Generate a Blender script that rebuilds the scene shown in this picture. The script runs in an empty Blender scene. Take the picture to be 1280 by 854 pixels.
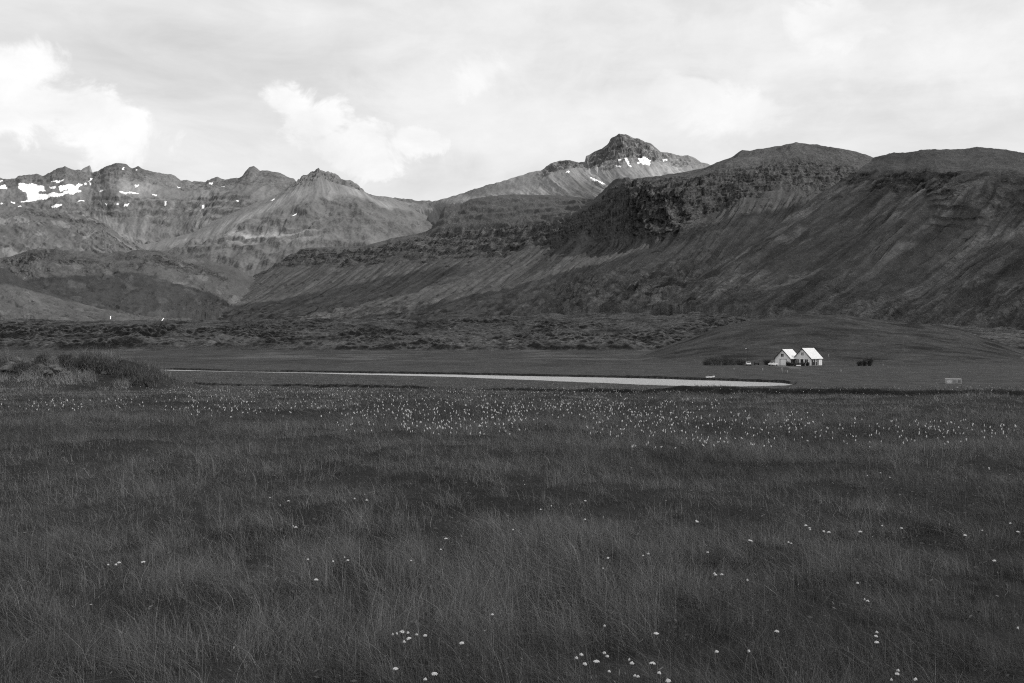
import bpy, bmesh, math, random
import numpy as np
from mathutils import Vector, Matrix
random.seed(7); RNG = np.random.default_rng(11)
scene = bpy.context.scene
COL = scene.collection
CAMZ, F, CX, HY = 2.2, 1244.0, 640.0, 430.0      # eye height, focal length and horizon of the photograph
R = math.radians

# ------------------------------------------------------------------ numeric helpers
_T = np.random.default_rng(5).uniform(0, 2*math.pi, 65536).astype(np.float32)
_TC, _TS = np.cos(_T), np.sin(_T)
def noise(x, y, seed=0):
    x, y = np.broadcast_arrays(np.asarray(x, float), np.asarray(y, float))
    ix = np.floor(x); iy = np.floor(y)
    fx = (x-ix).astype(np.float32); fy = (y-iy).astype(np.float32)
    ix = ix.astype(np.int64)+seed*57; iy = iy.astype(np.int64)+seed*91
    u = fx*fx*fx*(fx*(fx*6-15)+10); v = fy*fy*fy*(fy*(fy*6-15)+10)
    x0, x1, y0, y1 = ix & 255, (ix+1) & 255, (iy & 255) << 8, ((iy+1) & 255) << 8
    def g(i, gx, gy): return _TC[i]*gx+_TS[i]*gy
    n0 = g(x0+y0, fx, fy); n0 += u*(g(x1+y0, fx-1, fy)-n0)
    n1 = g(x0+y1, fx, fy-1); n1 += u*(g(x1+y1, fx-1, fy-1)-n1)
    return (n0+v*(n1-n0))*1.5
def fbm(x, y, seed=0, octv=5, gain=.5, lac=2.03):
    a, s, t = 1.0, 0, 0
    for i in range(octv):
        s = s + a*noise(x*lac**i, y*lac**i, seed+i*17); t += a; a *= gain
    return s/t*1.5
def ridged(x, y, seed=0, octv=4, gain=.5, lac=2.1):
    a, s, t = 1.0, 0, 0
    for i in range(octv):
        s = s + a*(1-2*np.abs(noise(x*lac**i, y*lac**i, seed+i*31))); t += a; a *= gain
    return s/t
def sstep(a, b, x):
    t = np.clip((x-a)/(b-a), 0, 1); return t*t*(3-2*t)
def pchip(xk, yk, x):
    xk = np.asarray(xk, float); yk = np.asarray(yk, float)          # yk (n, m)
    h = np.diff(xk); dl = np.diff(yk, axis=0)/h[:, None]
    m = np.zeros_like(yk); m[0] = dl[0]; m[-1] = dl[-1]
    if len(xk) > 2:
        a, b = dl[:-1], dl[1:]
        m[1:-1] = np.where(a*b > 0, 2*a*b/(a+b+np.where(a+b == 0, 1, 0)), 0)
    i = np.clip(np.searchsorted(xk, x)-1, 0, len(xk)-2)
    t = ((x-xk[i])/h[i])[:, None]; hh = h[i][:, None]
    return ((2*t**3-3*t**2+1)*yk[i]+(t**3-2*t**2+t)*hh*m[i]+(-2*t**3+3*t**2)*yk[i+1]+(t**3-t**2)*hh*m[i+1])
def in_poly(px, py, poly):
    c = np.zeros(px.shape, bool); n = len(poly)
    for i in range(n):
        x0, y0 = poly[i]; x1, y1 = poly[(i+1) % n]
        if y0 == y1: continue
        k = ((y0 > py) != (y1 > py)) & (px < (x1-x0)*(py-y0)/(y1-y0)+x0)
        c ^= k
    return c

# ------------------------------------------------------------------ mesh helpers
def raw_mesh(name, verts, tris=None, quads=None, mat=None, attrs=None, smooth=True, parent=None, mats=None, midx=None):
    me = bpy.data.meshes.new(name)
    verts = np.asarray(verts, np.float32).reshape(-1, 3)
    parts, starts, n = [], [], 0
    for arr, k in ((quads, 4), (tris, 3)):
        if arr is not None and len(arr):
            arr = np.asarray(arr, np.int32).reshape(-1, k)
            parts.append(arr.ravel()); starts.append(n+np.arange(len(arr), dtype=np.int32)*k); n += arr.size
    li = np.concatenate(parts); ls = np.concatenate(starts)
    me.vertices.add(len(verts)); me.vertices.foreach_set('co', verts.ravel())
    me.loops.add(len(li)); me.loops.foreach_set('vertex_index', li)
    me.polygons.add(len(ls)); me.polygons.foreach_set('loop_start', ls)
    me.update(calc_edges=True)
    if smooth: me.polygons.foreach_set('use_smooth', np.ones(len(ls), bool))
    for k, v in (attrs or {}).items():
        a = me.attributes.new(k, 'FLOAT', 'POINT'); a.data.foreach_set('value', np.asarray(v, np.float32).ravel())
    for m in (mats or [mat]):
        if m: me.materials.append(m)
    if midx is not None: me.polygons.foreach_set('material_index', np.asarray(midx, np.int32))
    me.validate()
    o = bpy.data.objects.new(name, me); COL.objects.link(o)
    if parent: o.parent = parent
    return o
def grid_quads(nr, nc, wrap=False):
    i = np.arange(nr*nc).reshape(nr, nc)
    if wrap: i = np.concatenate([i, i[:, :1]], 1)
    return np.stack([i[:-1,:-1], i[:-1,1:], i[1:,1:], i[1:,:-1]], -1).reshape(-1, 4)
def obj(name, bm, mats, parent=None, smooth=False, loc=None):
    me = bpy.data.meshes.new(name); bm.normal_update(); bm.to_mesh(me); bm.free()
    for m in (mats if isinstance(mats, (list, tuple)) else [mats]): me.materials.append(m)
    if smooth:
        for p in me.polygons: p.use_smooth = True
    o = bpy.data.objects.new(name, me); COL.objects.link(o)
    if parent: o.parent = parent
    if loc is not None: o.location = loc
    return o
def thing(name, label, cat, loc=(0,0,0), rz=0, group=None):
    o = bpy.data.objects.new(name, None); COL.objects.link(o)
    o.empty_display_size = .3; o.location = loc; o.rotation_euler = (0,0,rz)
    return tag(o, label, cat, group)
def tag(o, label, cat, group=None):
    o['label'] = label; o['category'] = cat
    if group: o['group'] = group
    return o
def kind(o, k, label=None, cat=None):
    o['kind'] = k
    if label: o['label'] = label
    if cat: o['category'] = cat
    return o
def box(bm, x0, x1, y0, y1, z0, z1, bev=0, mi=0):
    vs = [bm.verts.new(p) for p in ((x0,y0,z0),(x1,y0,z0),(x1,y1,z0),(x0,y1,z0),(x0,y0,z1),(x1,y0,z1),(x1,y1,z1),(x0,y1,z1))]
    fs = [bm.faces.new([vs[i] for i in q]) for q in ((0,3,2,1),(4,5,6,7),(0,1,5,4),(1,2,6,5),(2,3,7,6),(3,0,4,7))]
    for f in fs: f.material_index = mi
    if bev:
        es = list({e for f in fs for e in f.edges})
        bmesh.ops.bevel(bm, geom=es, offset=bev, segments=2, affect='EDGES')
    return fs
def prism(bm, prof, a0, a1, axis='y', mi=0):
    def P(p, a): return (p[0], a, p[1]) if axis == 'y' else (a, p[0], p[1])
    A = [bm.verts.new(P(p, a0)) for p in prof]; B = [bm.verts.new(P(p, a1)) for p in prof]
    n = len(prof)
    fs = [bm.faces.new(A), bm.faces.new(B[::-1])]
    for i in range(n): fs.append(bm.faces.new([A[i], B[i], B[(i+1)%n], A[(i+1)%n]]))
    for f in fs: f.material_index = mi
    bmesh.ops.recalc_face_normals(bm, faces=bm.faces[:])
    return fs
def tube(bm, p0, p1, r0, r1=None, n=8, mi=0):
    r1 = r0 if r1 is None else r1
    p0, p1 = Vector(p0), Vector(p1); d = (p1-p0).normalized()
    a = d.orthogonal().normalized(); b = d.cross(a)
    A = [bm.verts.new(p0+(a*math.cos(t)+b*math.sin(t))*r0) for t in [2*math.pi*i/n for i in range(n)]]
    B = [bm.verts.new(p1+(a*math.cos(t)+b*math.sin(t))*r1) for t in [2*math.pi*i/n for i in range(n)]]
    fs = [bm.faces.new([A[i], A[(i+1)%n], B[(i+1)%n], B[i]]) for i in range(n)]+[bm.faces.new(A[::-1]), bm.faces.new(B)]
    for f in fs: f.material_index = mi; f.smooth = True
    fs[-1].smooth = fs[-2].smooth = False
    return fs

# ------------------------------------------------------------------ materials (all neutral: the photograph is black and white)
def new_mat(name):
    m = bpy.data.materials.new(name); m.use_nodes = True
    nt = m.node_tree; b = nt.nodes['Principled BSDF']
    return m, nt, b, nt.nodes.new, nt.links.new
def math_node(nt, op, a, b=None, c=None):
    n = nt.nodes.new('ShaderNodeMath'); n.operation = op
    for i, v in enumerate((a, b, c)):
        if v is None: continue
        if isinstance(v, (int, float)): n.inputs[i].default_value = v
        else: nt.links.new(v, n.inputs[i])
    return n.outputs[0]
def plain(name, val, rough=.7, spec=.3, metal=0, var=.12, scale=6.0):
    m, nt, b, N, L = new_mat(name)
    tc = N('ShaderNodeTexCoord'); nz = N('ShaderNodeTexNoise'); nz.inputs['Scale'].default_value = scale; nz.inputs['Detail'].default_value = 6
    L(tc.outputs['Object'], nz.inputs['Vector'])
    v = math_node(nt, 'MULTIPLY_ADD', nz.outputs['Fac'], val*var*2, val*(1-var))
    L(v, b.inputs['Base Color']); b.inputs['Roughness'].default_value = rough
    b.inputs['Specular IOR Level'].default_value = spec; b.inputs['Metallic'].default_value = metal
    return m
def land(name, s1, s2, contrast=.9, bump=.6, bdist=1.0, squash=1.0):
    """ground whose base colour is the vertex attribute alb, broken up by two noises of s1 and s2 metres"""
    m, nt, b, N, L = new_mat(name)
    at = N('ShaderNodeAttribute'); at.attribute_name = 'alb'
    tc = N('ShaderNodeTexCoord'); mp = N('ShaderNodeMapping'); mp.inputs['Scale'].default_value = (1, 1, squash)
    L(tc.outputs['Object'], mp.inputs['Vector'])
    rg = N('ShaderNodeAttribute'); rg.attribute_name = 'rgh'
    outs = []
    for s in (s1, s2):
        nz = N('ShaderNodeTexNoise'); nz.inputs['Scale'].default_value = 1/s; nz.inputs['Detail'].default_value = 5; nz.inputs['Roughness'].default_value = .62
        L(mp.outputs[0], nz.inputs['Vector']); outs.append(nz.outputs['Fac'])
    n = math_node(nt, 'MULTIPLY_ADD', outs[0], .6, math_node(nt, 'MULTIPLY', outs[1], .4))
    n = math_node(nt, 'MULTIPLY', math_node(nt, 'SUBTRACT', n, .5), rg.outputs['Fac'])
    k = math_node(nt, 'MAXIMUM', math_node(nt, 'MULTIPLY_ADD', n, contrast*3.2, 1.0), .25)
    L(math_node(nt, 'MULTIPLY', at.outputs['Fac'], math_node(nt, 'MINIMUM', k, 1.9)), b.inputs['Base Color'])
    b.inputs['Roughness'].default_value = .95; b.inputs['Specular IOR Level'].default_value = .1
    bp = N('ShaderNodeBump'); bp.inputs['Strength'].default_value = bump; bp.inputs['Distance'].default_value = bdist
    L(n, bp.inputs['Height']); L(bp.outputs[0], b.inputs['Normal'])
    return m
M_NEAR = land('meadow_soil', .35, 2.6, .9, .7, .35)
M_PAST = land('pasture_turf', 2.0, 11, 1.3, .8, 1.2)
M_LAVA = land('mossy_lava', 4.5, 15, 1.9, 1.0, 6.0)
M_RIDGE = land('near_ridge', 7, 26, 1.7, 1.0, 14.0)
M_FAR = land('far_range', 12, 50, 1.0, .7, 12.0)
M_WALL = plain('white_render', .82, .8, .2, var=.1, scale=1.5)
M_TRIM = plain('white_paint', .86, .5, .3, var=.05)
M_ROOF = plain('pale_sheet_roof', .86, .45, .4, var=.07, scale=.8)
M_DARK = plain('dark_stained_wood', .03, .7, .2, var=.3)
M_GLASS = plain('window_glass', .05, .08, .6, var=.05)
M_GLASS2 = plain('curtained_glass', .2, .15, .6, var=.3, scale=3)
M_CARW = plain('white_car_paint', .8, .25, .5, var=.03)
M_CARD = plain('dark_car_paint', .03, .25, .5, var=.05)
M_TYRE = plain('rubber', .02, .85, .2)
M_CHROME = plain('bright_metal', .6, .3, .5, metal=.8, var=.05)
M_CONC = plain('weathered_concrete', .42, .9, .15, var=.55, scale=2.2)
M_GREYWOOD = plain('grey_wood', .3, .85, .15, var=.3, scale=4)
M_LAMP = plain('lamp_glass', .85, .3, .5, var=.02)
M_LEAF = plain('shrub_leaf', .05, .7, .2, var=.5, scale=2)
M_RUSH = plain('rush_leaf', .085, .8, .15, var=.6, scale=1.5)
M_BARK = plain('bark', .14, .9, .1, var=.4)
M_COTTON = plain('cotton_tuft', .62, .95, .05, var=.08, scale=40)
M_PETAL = plain('white_petal', .62, .8, .1, var=.15, scale=60)
M_STEM = plain('flower_stem', .07, .8, .15, var=.3, scale=20)
M_ROCK = plain('lichen_rock', .12, .95, .1, var=.7, scale=3)
M_FALLS = plain('white_water', .8, .5, .3, var=.15, scale=.5)
def grass_material():
    m, nt, b, N, L = new_mat('grass_blades')
    at = N('ShaderNodeAttribute'); at.attribute_name = 'alb'
    L(at.outputs['Fac'], b.inputs['Base Color']); b.inputs['Roughness'].default_value = .6; b.inputs['Specular IOR Level'].default_value = .2
    tr = N('ShaderNodeBsdfTranslucent'); L(at.outputs['Fac'], tr.inputs['Color'])
    mx = N('ShaderNodeMixShader'); mx.inputs[0].default_value = .3
    L(b.outputs[0], mx.inputs[1]); L(tr.outputs[0], mx.inputs[2]); L(mx.outputs[0], nt.nodes['Material Output'].inputs['Surface'])
    return m
M_GRASS = grass_material()
def water_material():
    m, nt, b, N, L = new_mat('rippled_water')
    b.inputs['Base Color'].default_value = (.42,.42,.42,1); b.inputs['Roughness'].default_value = .25; b.inputs['IOR'].default_value = 1.33
    b.inputs['Specular IOR Level'].default_value = .8
    tc = N('ShaderNodeTexCoord'); nz = N('ShaderNodeTexNoise'); nz.inputs['Scale'].default_value = 1.6; nz.inputs['Detail'].default_value = 4
    L(tc.outputs['Object'], nz.inputs['Vector'])
    bp = N('ShaderNodeBump'); bp.inputs['Strength'].default_value = .8; bp.inputs['Distance'].default_value = .35
    L(nz.outputs['Fac'], bp.inputs['Height']); L(bp.outputs[0], b.inputs['Normal'])
    return m
M_WATER = water_material()

# ------------------------------------------------------------------ the valley floor as one height function
TAB_D = [0,6,30,40,60,90]; TAB_Z = [0,0,0,-.3,-1.0,-2.15]
LD = TAB_D+[150,220,320,365,20000]; LZ = TAB_Z+[-3.8,-5.2,-6.65,-6.15,-6.15]
RD = TAB_D+[150,205,392,20000]; RZ = TAB_Z+[-4.55,-6.45,-6.3,-6.2]
NE_X = [-150,175,205,228,400,432,490,560,620,760,860,930,978,990]; NE_Y = [462,462.7,463.0,463.25,466.5,467.6,468.8,470.6,473,478.6,482.6,483,482,480.3]
FE_X = [-150,175,300,420,560,700,800,900,975,990];     FE_Y = [460.4,461.3,464.6,466.2,468.2,470.9,473.0,476.0,478.6,480.3]
HK_X = [780,822,870,900,940,980,1010,1060,1110,1160,1200,1240,1290,1340]
HK_Y = [452,438,420,409,400.5,395.5,393,396,401,406,413,427,444,452]
TOP_X = [-600,0,450,600,700,800,950,1280,2000]; TOP_V = [27,27,27,30,36,42,45,43,40]
WATER_Z = -6.8
def mound(x, y):
    """two grassy humps beside the river and the low bank they stand on"""
    q = np.exp(-((x+42.5)/5.2)**2-((y-103)/9)**2)*2.9 + np.exp(-((x+37.4)/3.0)**2-((y-101)/7)**2)*1.1
    q = q + np.exp(-((x+51)/5)**2-((y-101)/8)**2)*2.0 + np.exp(-((x+60)/8)**2-((y-104)/9)**2)*2.3
    return q
def river_sd(x, y):
    d = np.maximum(y, 1); px = CX+F*x/d
    dn = (CAMZ-WATER_Z)/(np.interp(px, NE_X, NE_Y)-HY)*F
    df = (CAMZ-WATER_Z)/(np.interp(px, FE_X, FE_Y)-HY)*F
    w = noise(x/2.2, y/6, 77)*.9+noise(x/9, y/9, 78)*1.0
    sd = np.minimum(y-dn-w*.6, df-y+w)
    return np.where((px < 990) & (y > 150), sd, -99.0), dn, px
def lava_mask(x, y):
    d = np.maximum(y, 1); px = CX+F*x/d
    edge = 1290+60*fbm(x/160, y/160, 5, 3)+np.interp(px, [0,400,500,800,1000], [0,0,-60,-90,-120])
    return sstep(edge-6, edge+26, y), edge
def ditch(x, y):
    u = x/np.maximum(y, 1)
    return y-(np.interp(u, [-.45,-.36,-.11,.13,.51], [150,135,110,76,60])+5*noise(x/26, x*0+.5, 9)+1.6*noise(x/6, x*0+.5, 19))
def floor_z(x, y):
    x = np.asarray(x, float); y = np.asarray(y, float)
    r = np.hypot(x, y); d = np.maximum(y, .6*r); u = np.clip(x/np.maximum(d, .01), -.75, .75)
    px = CX+F*u
    w = sstep(-.37, .27, u)
    z = np.interp(d, LD, LZ)*(1-w)+np.interp(d, RD, RZ)*w
    # sightline to the near edge of the water
    sd, dn, _ = river_sd(x, y)
    lim = CAMZ-(np.interp(px, NE_X, NE_Y)-HY+.8)/F*d
    z = np.where((d > 110) & (d < dn+4) & (px < 995), np.minimum(z, np.maximum(lim, z-1.2)), z)
    # tussocks and hollows of the meadow
    near = 1-sstep(250, 420, d)
    hum = fbm(x/2.3, y/2.3, 3, 4)*.13 + fbm(x/9, y/9, 4, 3)*.22*sstep(5, 14, d)
    z = z + hum*near*np.where(d > 120, .6, 1.0)
    # the ditch line and its raised lip across the meadow
    q = ditch(x, y); amp = np.where((u > -.38) & (d > 40), 1, 0)*(.75+.5*noise(x/14, y*0+.3, 29))
    z = z + amp*(.5*sstep(-.5, .5, q)*np.exp(-np.maximum(q, 0)/9)-.4*np.exp(-((q+.9)/1.0)**2))
    z = z + mound(x, y)*(1+.15*fbm(x/2, y/2, 15, 3))
    # far pasture
    z = z + sstep(380, 600, d)*(1-sstep(1200, 1280, d))*(fbm(x/60, y/90, 21, 4)*.9)
    # lava field and apron
    lm, edge = lava_mask(x, y)
    d1 = np.interp(px, [0,500,800,1300], [1950,1980,2250,2250])
    f = np.clip((d-1270)/(d1-1270), 0, 1)**.85
    off = -8.2+(np.interp(px, TOP_X, TOP_V)+8.2+f*np.interp(px, [250,520], [.35,1])*(7*fbm(px/70, d/500, 37, 4)+.6))*f
    zl = CAMZ+off/F*d
    rough = np.interp(px, [0,450,750,1300], [1.0,.85,.6,.5])
    rough = rough*(.65+.9*sstep(-.3,.4,fbm(x/170, y/260, 38, 2)))
    lav = rough*(ridged(x/52, y/80, 31, 4)*7.5+fbm(x/14, y/18, 33, 3)*4.0) + 2.0
    lav = lav*(1-.6*sstep(1950, 2250, d)); lav = lav*(1-.55*sstep(1500, 2000, d)*np.interp(px, [300,700], [1,.2]))
    front = sstep(1262, 1290, d)
    z = np.where(d > 1230, z*(1-front)+(zl+lav*lm*sstep(1270,1300,d)*(1-sstep(2300, 3200, d)))*front, z)
    # knoll behind the farm
    top = CAMZ+(HY-np.interp(px, HK_X, HK_Y))/F*720
    g = np.where(d < 720, sstep(425, 735, d)**.9, 1-sstep(705, 1050, d))
    kz = -6.4+(top+6.4)*g*(1-sstep(1330, 1420, px)) + g*(fbm(x/25, y/40, 41, 4)*1.4+ridged(x/70, y/60, 43, 3)*1.0-.4)
    z = np.where((d > 425) & (d < 1060) & (px > 778), np.maximum(z, kz), z)
    # river bed and its cut bank
    nearside = (y-dn) < .5*((CAMZ-WATER_Z)/(np.interp(px, FE_X, FE_Y)-HY)*F-dn)
    z = np.where(sd > -99, np.where(sd > 0, np.minimum(z, WATER_Z-.15-.5*sstep(0, 2, sd)), np.where(nearside, z, np.where(sd > -6, np.maximum(z, WATER_Z+.55+.2*noise(x/3,y/3,8)), z))), z)
    # level yard of the farm
    yard = np.exp(-(((x-107)/26)**4+((y-396)/16)**4))
    z = z*(1-yard)+(-6.3)*yard
    return z
def gz(x, y): return float(floor_z(np.array([x]), np.array([y]))[0])
_U = np.arange(-20, 1301, 4.0)
_D = np.concatenate([np.geomspace(4, 60, 260), np.linspace(60.3, 420, 700), np.linspace(421, 2300, 700)])
_OFF = None
def ground_at(px, py):
    """first point of the ground along the line of sight through photo pixel (px, py)"""
    global _OFF
    if _OFF is None:
        UU, DD = np.meshgrid((_U-CX)/F, _D); _OFF = (CAMZ-floor_z(UU*DD, DD))/DD*F
    j = int(np.clip(round((px+20)/4), 0, len(_U)-1))
    k = np.where(_OFF[:, j] <= py-HY)[0]
    i = k[0] if len(k) else len(_D)-1
    d = float(_D[i]); x = (px-CX)/F*d
    return x, d, gz(x, d)
# ------------------------------------------------------------------ ground mesh
def build_ground():
    rr = np.concatenate([np.geomspace(.3, 4.5, 16)[:-1], np.geomspace(4.5, 30, 90)[:-1], np.geomspace(30, 200, 290)[:-1], np.arange(200, 420, 1.1),
                         np.geomspace(420, 1240, 130)[:-1], np.arange(1240, 2320, 4.0), np.geomspace(2324, 5600, 40), [8000, 12000, 20000, 34000]])
    az = np.concatenate([np.arange(-180, -40, 4.0), np.arange(-40, 40, .066), np.arange(40, 180, 4.0)])*math.pi/180
    A, Rr = np.meshgrid(az, rr)
    # rings are lines of equal depth inside the view and circles outside it
    c = np.cos(A); rad = np.where(np.abs(A) < R(40), Rr/np.maximum(c, .5), Rr*(1/math.cos(R(40))))
    X = rad*np.sin(A); Y = rad*np.cos(A)
    Z = floor_z(X, Y)
    Z = np.where(np.abs(A) < R(40), Z, np.minimum(Z, 40))
    d = np.maximum(Y, .6*np.hypot(X, Y)); px = CX+F*np.clip(X/np.maximum(d, .01), -.9, .9)
    # base colour: soil under the grass, pasture, lava moss and rock with painted hollow shade, knoll turf, bank
    alb = .024+.01*fbm(X/4, Y/4, 51, 4)
    mead = .058+.016*fbm(X/7, Y/14, 52, 5)+.012*fbm(X/1.5, Y/3, 53, 3)
    alb = alb+(mead-alb)*sstep(60, 160, d)
    past = .05+.02*fbm(X/45, Y/140, 54, 5)+.012*fbm(X/9, Y/30, 55, 3)
    reed = sstep(.18, .5, fbm(X/70, Y/120, 56, 4)+.35*np.exp(-(((px-360)/90)**2))*np.exp(-((d-640)/170)**2)*2.0)
    past = past+.035*reed*sstep(420, 560, d)
    alb = alb+(past-alb)*sstep(330, 420, d)
    lm, _ = lava_mask(X, Y)
    gy, gx = np.gradient(Z); hgt = Z-CAMZ
    bumps = ridged(X/42, Y/60, 31, 4)*4.0+fbm(X/13, Y/15, 33, 3)*2.2
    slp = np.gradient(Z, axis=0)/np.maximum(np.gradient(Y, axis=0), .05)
    rock_shade = sstep(.16, .5, slp+.12*fbm(X/7, Y/9, 35, 3))+sstep(.1, .4, fbm(X/34, Y/90, 36, 4))*.5+sstep(.12,.35,fbm(X/95, Y/150, 39, 3))*.5*(px < 560)  # dark rock on viewer-facing slopes, also painting in the shade of hollows
    rock_shade = np.clip(rock_shade, 0, 1)
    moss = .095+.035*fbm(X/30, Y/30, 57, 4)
    lava = moss*(1-rock_shade)+np.where(d > 1950, .03, .016)*rock_shade
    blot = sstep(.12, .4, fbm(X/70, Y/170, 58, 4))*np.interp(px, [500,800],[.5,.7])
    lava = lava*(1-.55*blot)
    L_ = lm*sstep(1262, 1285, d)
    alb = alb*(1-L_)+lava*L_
    kn = (d > 430) & (d < 1060) & (px > 800) & (Z > -5.2)
    turf = .043+.024*fbm(X/30, Y/20, 59, 5)+.03*sstep(.15,.5,fbm(X/12, Y/9, 60, 4))*sstep(1000, 1100, px)*sstep(8, 16, Z) - .02*sstep(.1,.4,fbm(X/40, Y/26, 62, 4))
    alb = np.where(kn, turf, alb)
    sd, dn, _ = river_sd(X, Y)
    bank = (sd > -2.2) & (sd < .6) & (Y > dn+3)
    alb = np.where(bank, .02, alb)
    alb = np.where((np.abs(ditch(X, Y)+.1) < .8) & (Y > 40) & (Y < 200) & (px > 180), .014, alb)
    # gravel of the farm track
    tr = (np.abs(X-(103+.10*(Y-380)+1.2*np.sin(Y/7)))<2.0) & (Y > 345) & (Y < 392)
    tr |= (np.abs(Y-389.5-.6*np.sin(X/6)) < 1.3) & (X > 84) & (X < 132)
    alb = np.where(tr, .12+.02*fbm(X/1.5, Y/1.5, 63, 3), alb)
    alb = np.clip(alb, .012, .3)
    nr, nc = Z.shape
    q = grid_quads(nr, nc, wrap=True)
    dc = d[:-1]; dc = np.where(True, dc, dc); mi = np.where(dc > 1262, 2, np.where(dc > 372, 1, 0))
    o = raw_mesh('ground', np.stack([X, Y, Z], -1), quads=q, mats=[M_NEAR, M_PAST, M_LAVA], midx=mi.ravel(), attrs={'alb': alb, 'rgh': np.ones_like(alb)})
    kind(o, 'structure', 'grassy valley floor with pasture, lava field and green knoll', 'ground')
build_ground()

def build_river():
    pxs = np.linspace(-140, 990, 260); rows = []
    dn = (CAMZ-WATER_Z)/(np.interp(pxs, NE_X, NE_Y)-HY)*F-3.0
    df = (CAMZ-WATER_Z)/(np.interp(pxs, FE_X, FE_Y)-HY)*F+2.5
    T = np.linspace(0, 1, 8)[:, None]
    D = dn[None]*(1-T)+df[None]*T
    X = (pxs-CX)[None]/F*D
    o = raw_mesh('river', np.stack([X, D, np.full_like(X, WATER_Z)], -1), quads=grid_quads(8, 260), mat=M_WATER)
    kind(o, 'structure', 'pale calm river crossing the meadow', 'river')
build_river()

# ------------------------------------------------------------------ mountains: surfaces lofted through control rows
def loft(name, cols, ns, nt, sky=None, back=(700, 160), sink=(420, 130), shape=None, mat=None, label='', rowpos=None, jag=.8):
    C = np.array(cols, float)                                  # (nc, nr, 3): photo x, photo y, depth in metres
    nc, nr, _ = C.shape
    s = np.linspace(0, nc-1, ns)
    G = pchip(np.arange(nc), C.reshape(nc, -1), s).reshape(ns, nr, 3)
    if sky is not None:
        sk = np.array(sky, float)
        yy = np.interp(G[:,0,0], sk[:,0], sk[:,1])
        ok = (G[:,0,0] >= sk[0,0]) & (G[:,0,0] <= sk[-1,0])
        dy = np.where(ok, yy-G[:,0,1], 0); G[:,0,1] += dy
        if nr > 2: G[:,1,1] = np.maximum(G[:,1,1], G[:,0,1]+1.0)
    t = np.linspace(0, nr-1, nt)
    S = pchip(np.arange(nr), G.transpose(1,0,2).reshape(nr, -1), t).reshape(nt, ns, 3)
    D = S[...,2]; X = (S[...,0]-CX)/F*D; Z = CAMZ+(HY-S[...,1])/F*D
    # back side and foot
    nb = 10; kb = np.linspace(1, 0, nb+1)[:-1][:, None]
    Xb = X[0][None]*(1+kb*back[0]/D[0][None]); Db = D[0][None]+kb*back[0]; Zb = Z[0][None]-back[1]*kb**1.3
    kf = np.linspace(0, 1, 7)[1:][:, None]
    Df = D[-1][None]-kf*sink[0]; Xf = X[-1][None]*Df/D[-1][None]; Zf = Z[-1][None]-kf*sink[1]
    X = np.concatenate([Xb, X, Xf]); Y = np.concatenate([Db, D, Df]); Z = np.concatenate([Zb, Z, Zf])
    tt = np.concatenate([np.full(nb, -1.0)+np.linspace(0, .9, nb), t, nr-1+np.linspace(.1, 1, 6)])[:, None]+0*X
    ss = s[None]+0*X
    along = np.cumsum(np.concatenate([[0], np.hypot(np.diff(X[nb+nt//3]), np.diff(Y[nb+nt//3]))]))[None]+0*X
    down = np.cumsum(np.concatenate([np.zeros((1, ns)), np.sqrt(np.diff(X,axis=0)**2+np.diff(Y,axis=0)**2+np.diff(Z,axis=0)**2)]), 0)
    down = down-down[nb]
    px = CX+F*X/Y; py = HY-(Z-CAMZ)/Y*F
    X, Y, Z, alb, *rgh = shape(X, Y, Z, ss, tt, along, down, px, py)
    rgh = rgh[0] if rgh else np.full_like(Z, .6)
    V = np.stack([X, Y, Z], -1)
    o = raw_mesh(name, V, quads=grid_quads(*Z.shape)[:, ::-1], mat=mat, attrs={'alb': np.clip(alb, .012, .9), 'rgh': np.clip(rgh, .1, 1.6)})
    kind(o, 'structure', label, 'mountain')
    return o
def terrace(Z, h, amt, wob):
    q = (Z+wob)/h; f = q-np.floor(q)
    g = np.where(f < .55, .25*f/.55, .25+.75*sstep(.55, 1.0, f))
    return Z+(g-f)*h*amt
def steepness(X, Y, Z):
    dXr, dXc = np.gradient(X); dYr, dYc = np.gradient(Y); dZr, dZc = np.gradient(Z)
    nx = dYr*dZc-dZr*dYc; ny = dZr*dXc-dXr*dZc; nz = dXr*dYc-dYr*dXc
    return 1-np.abs(nz)/np.maximum(np.sqrt(nx*nx+ny*ny+nz*nz), 1e-6)

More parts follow.
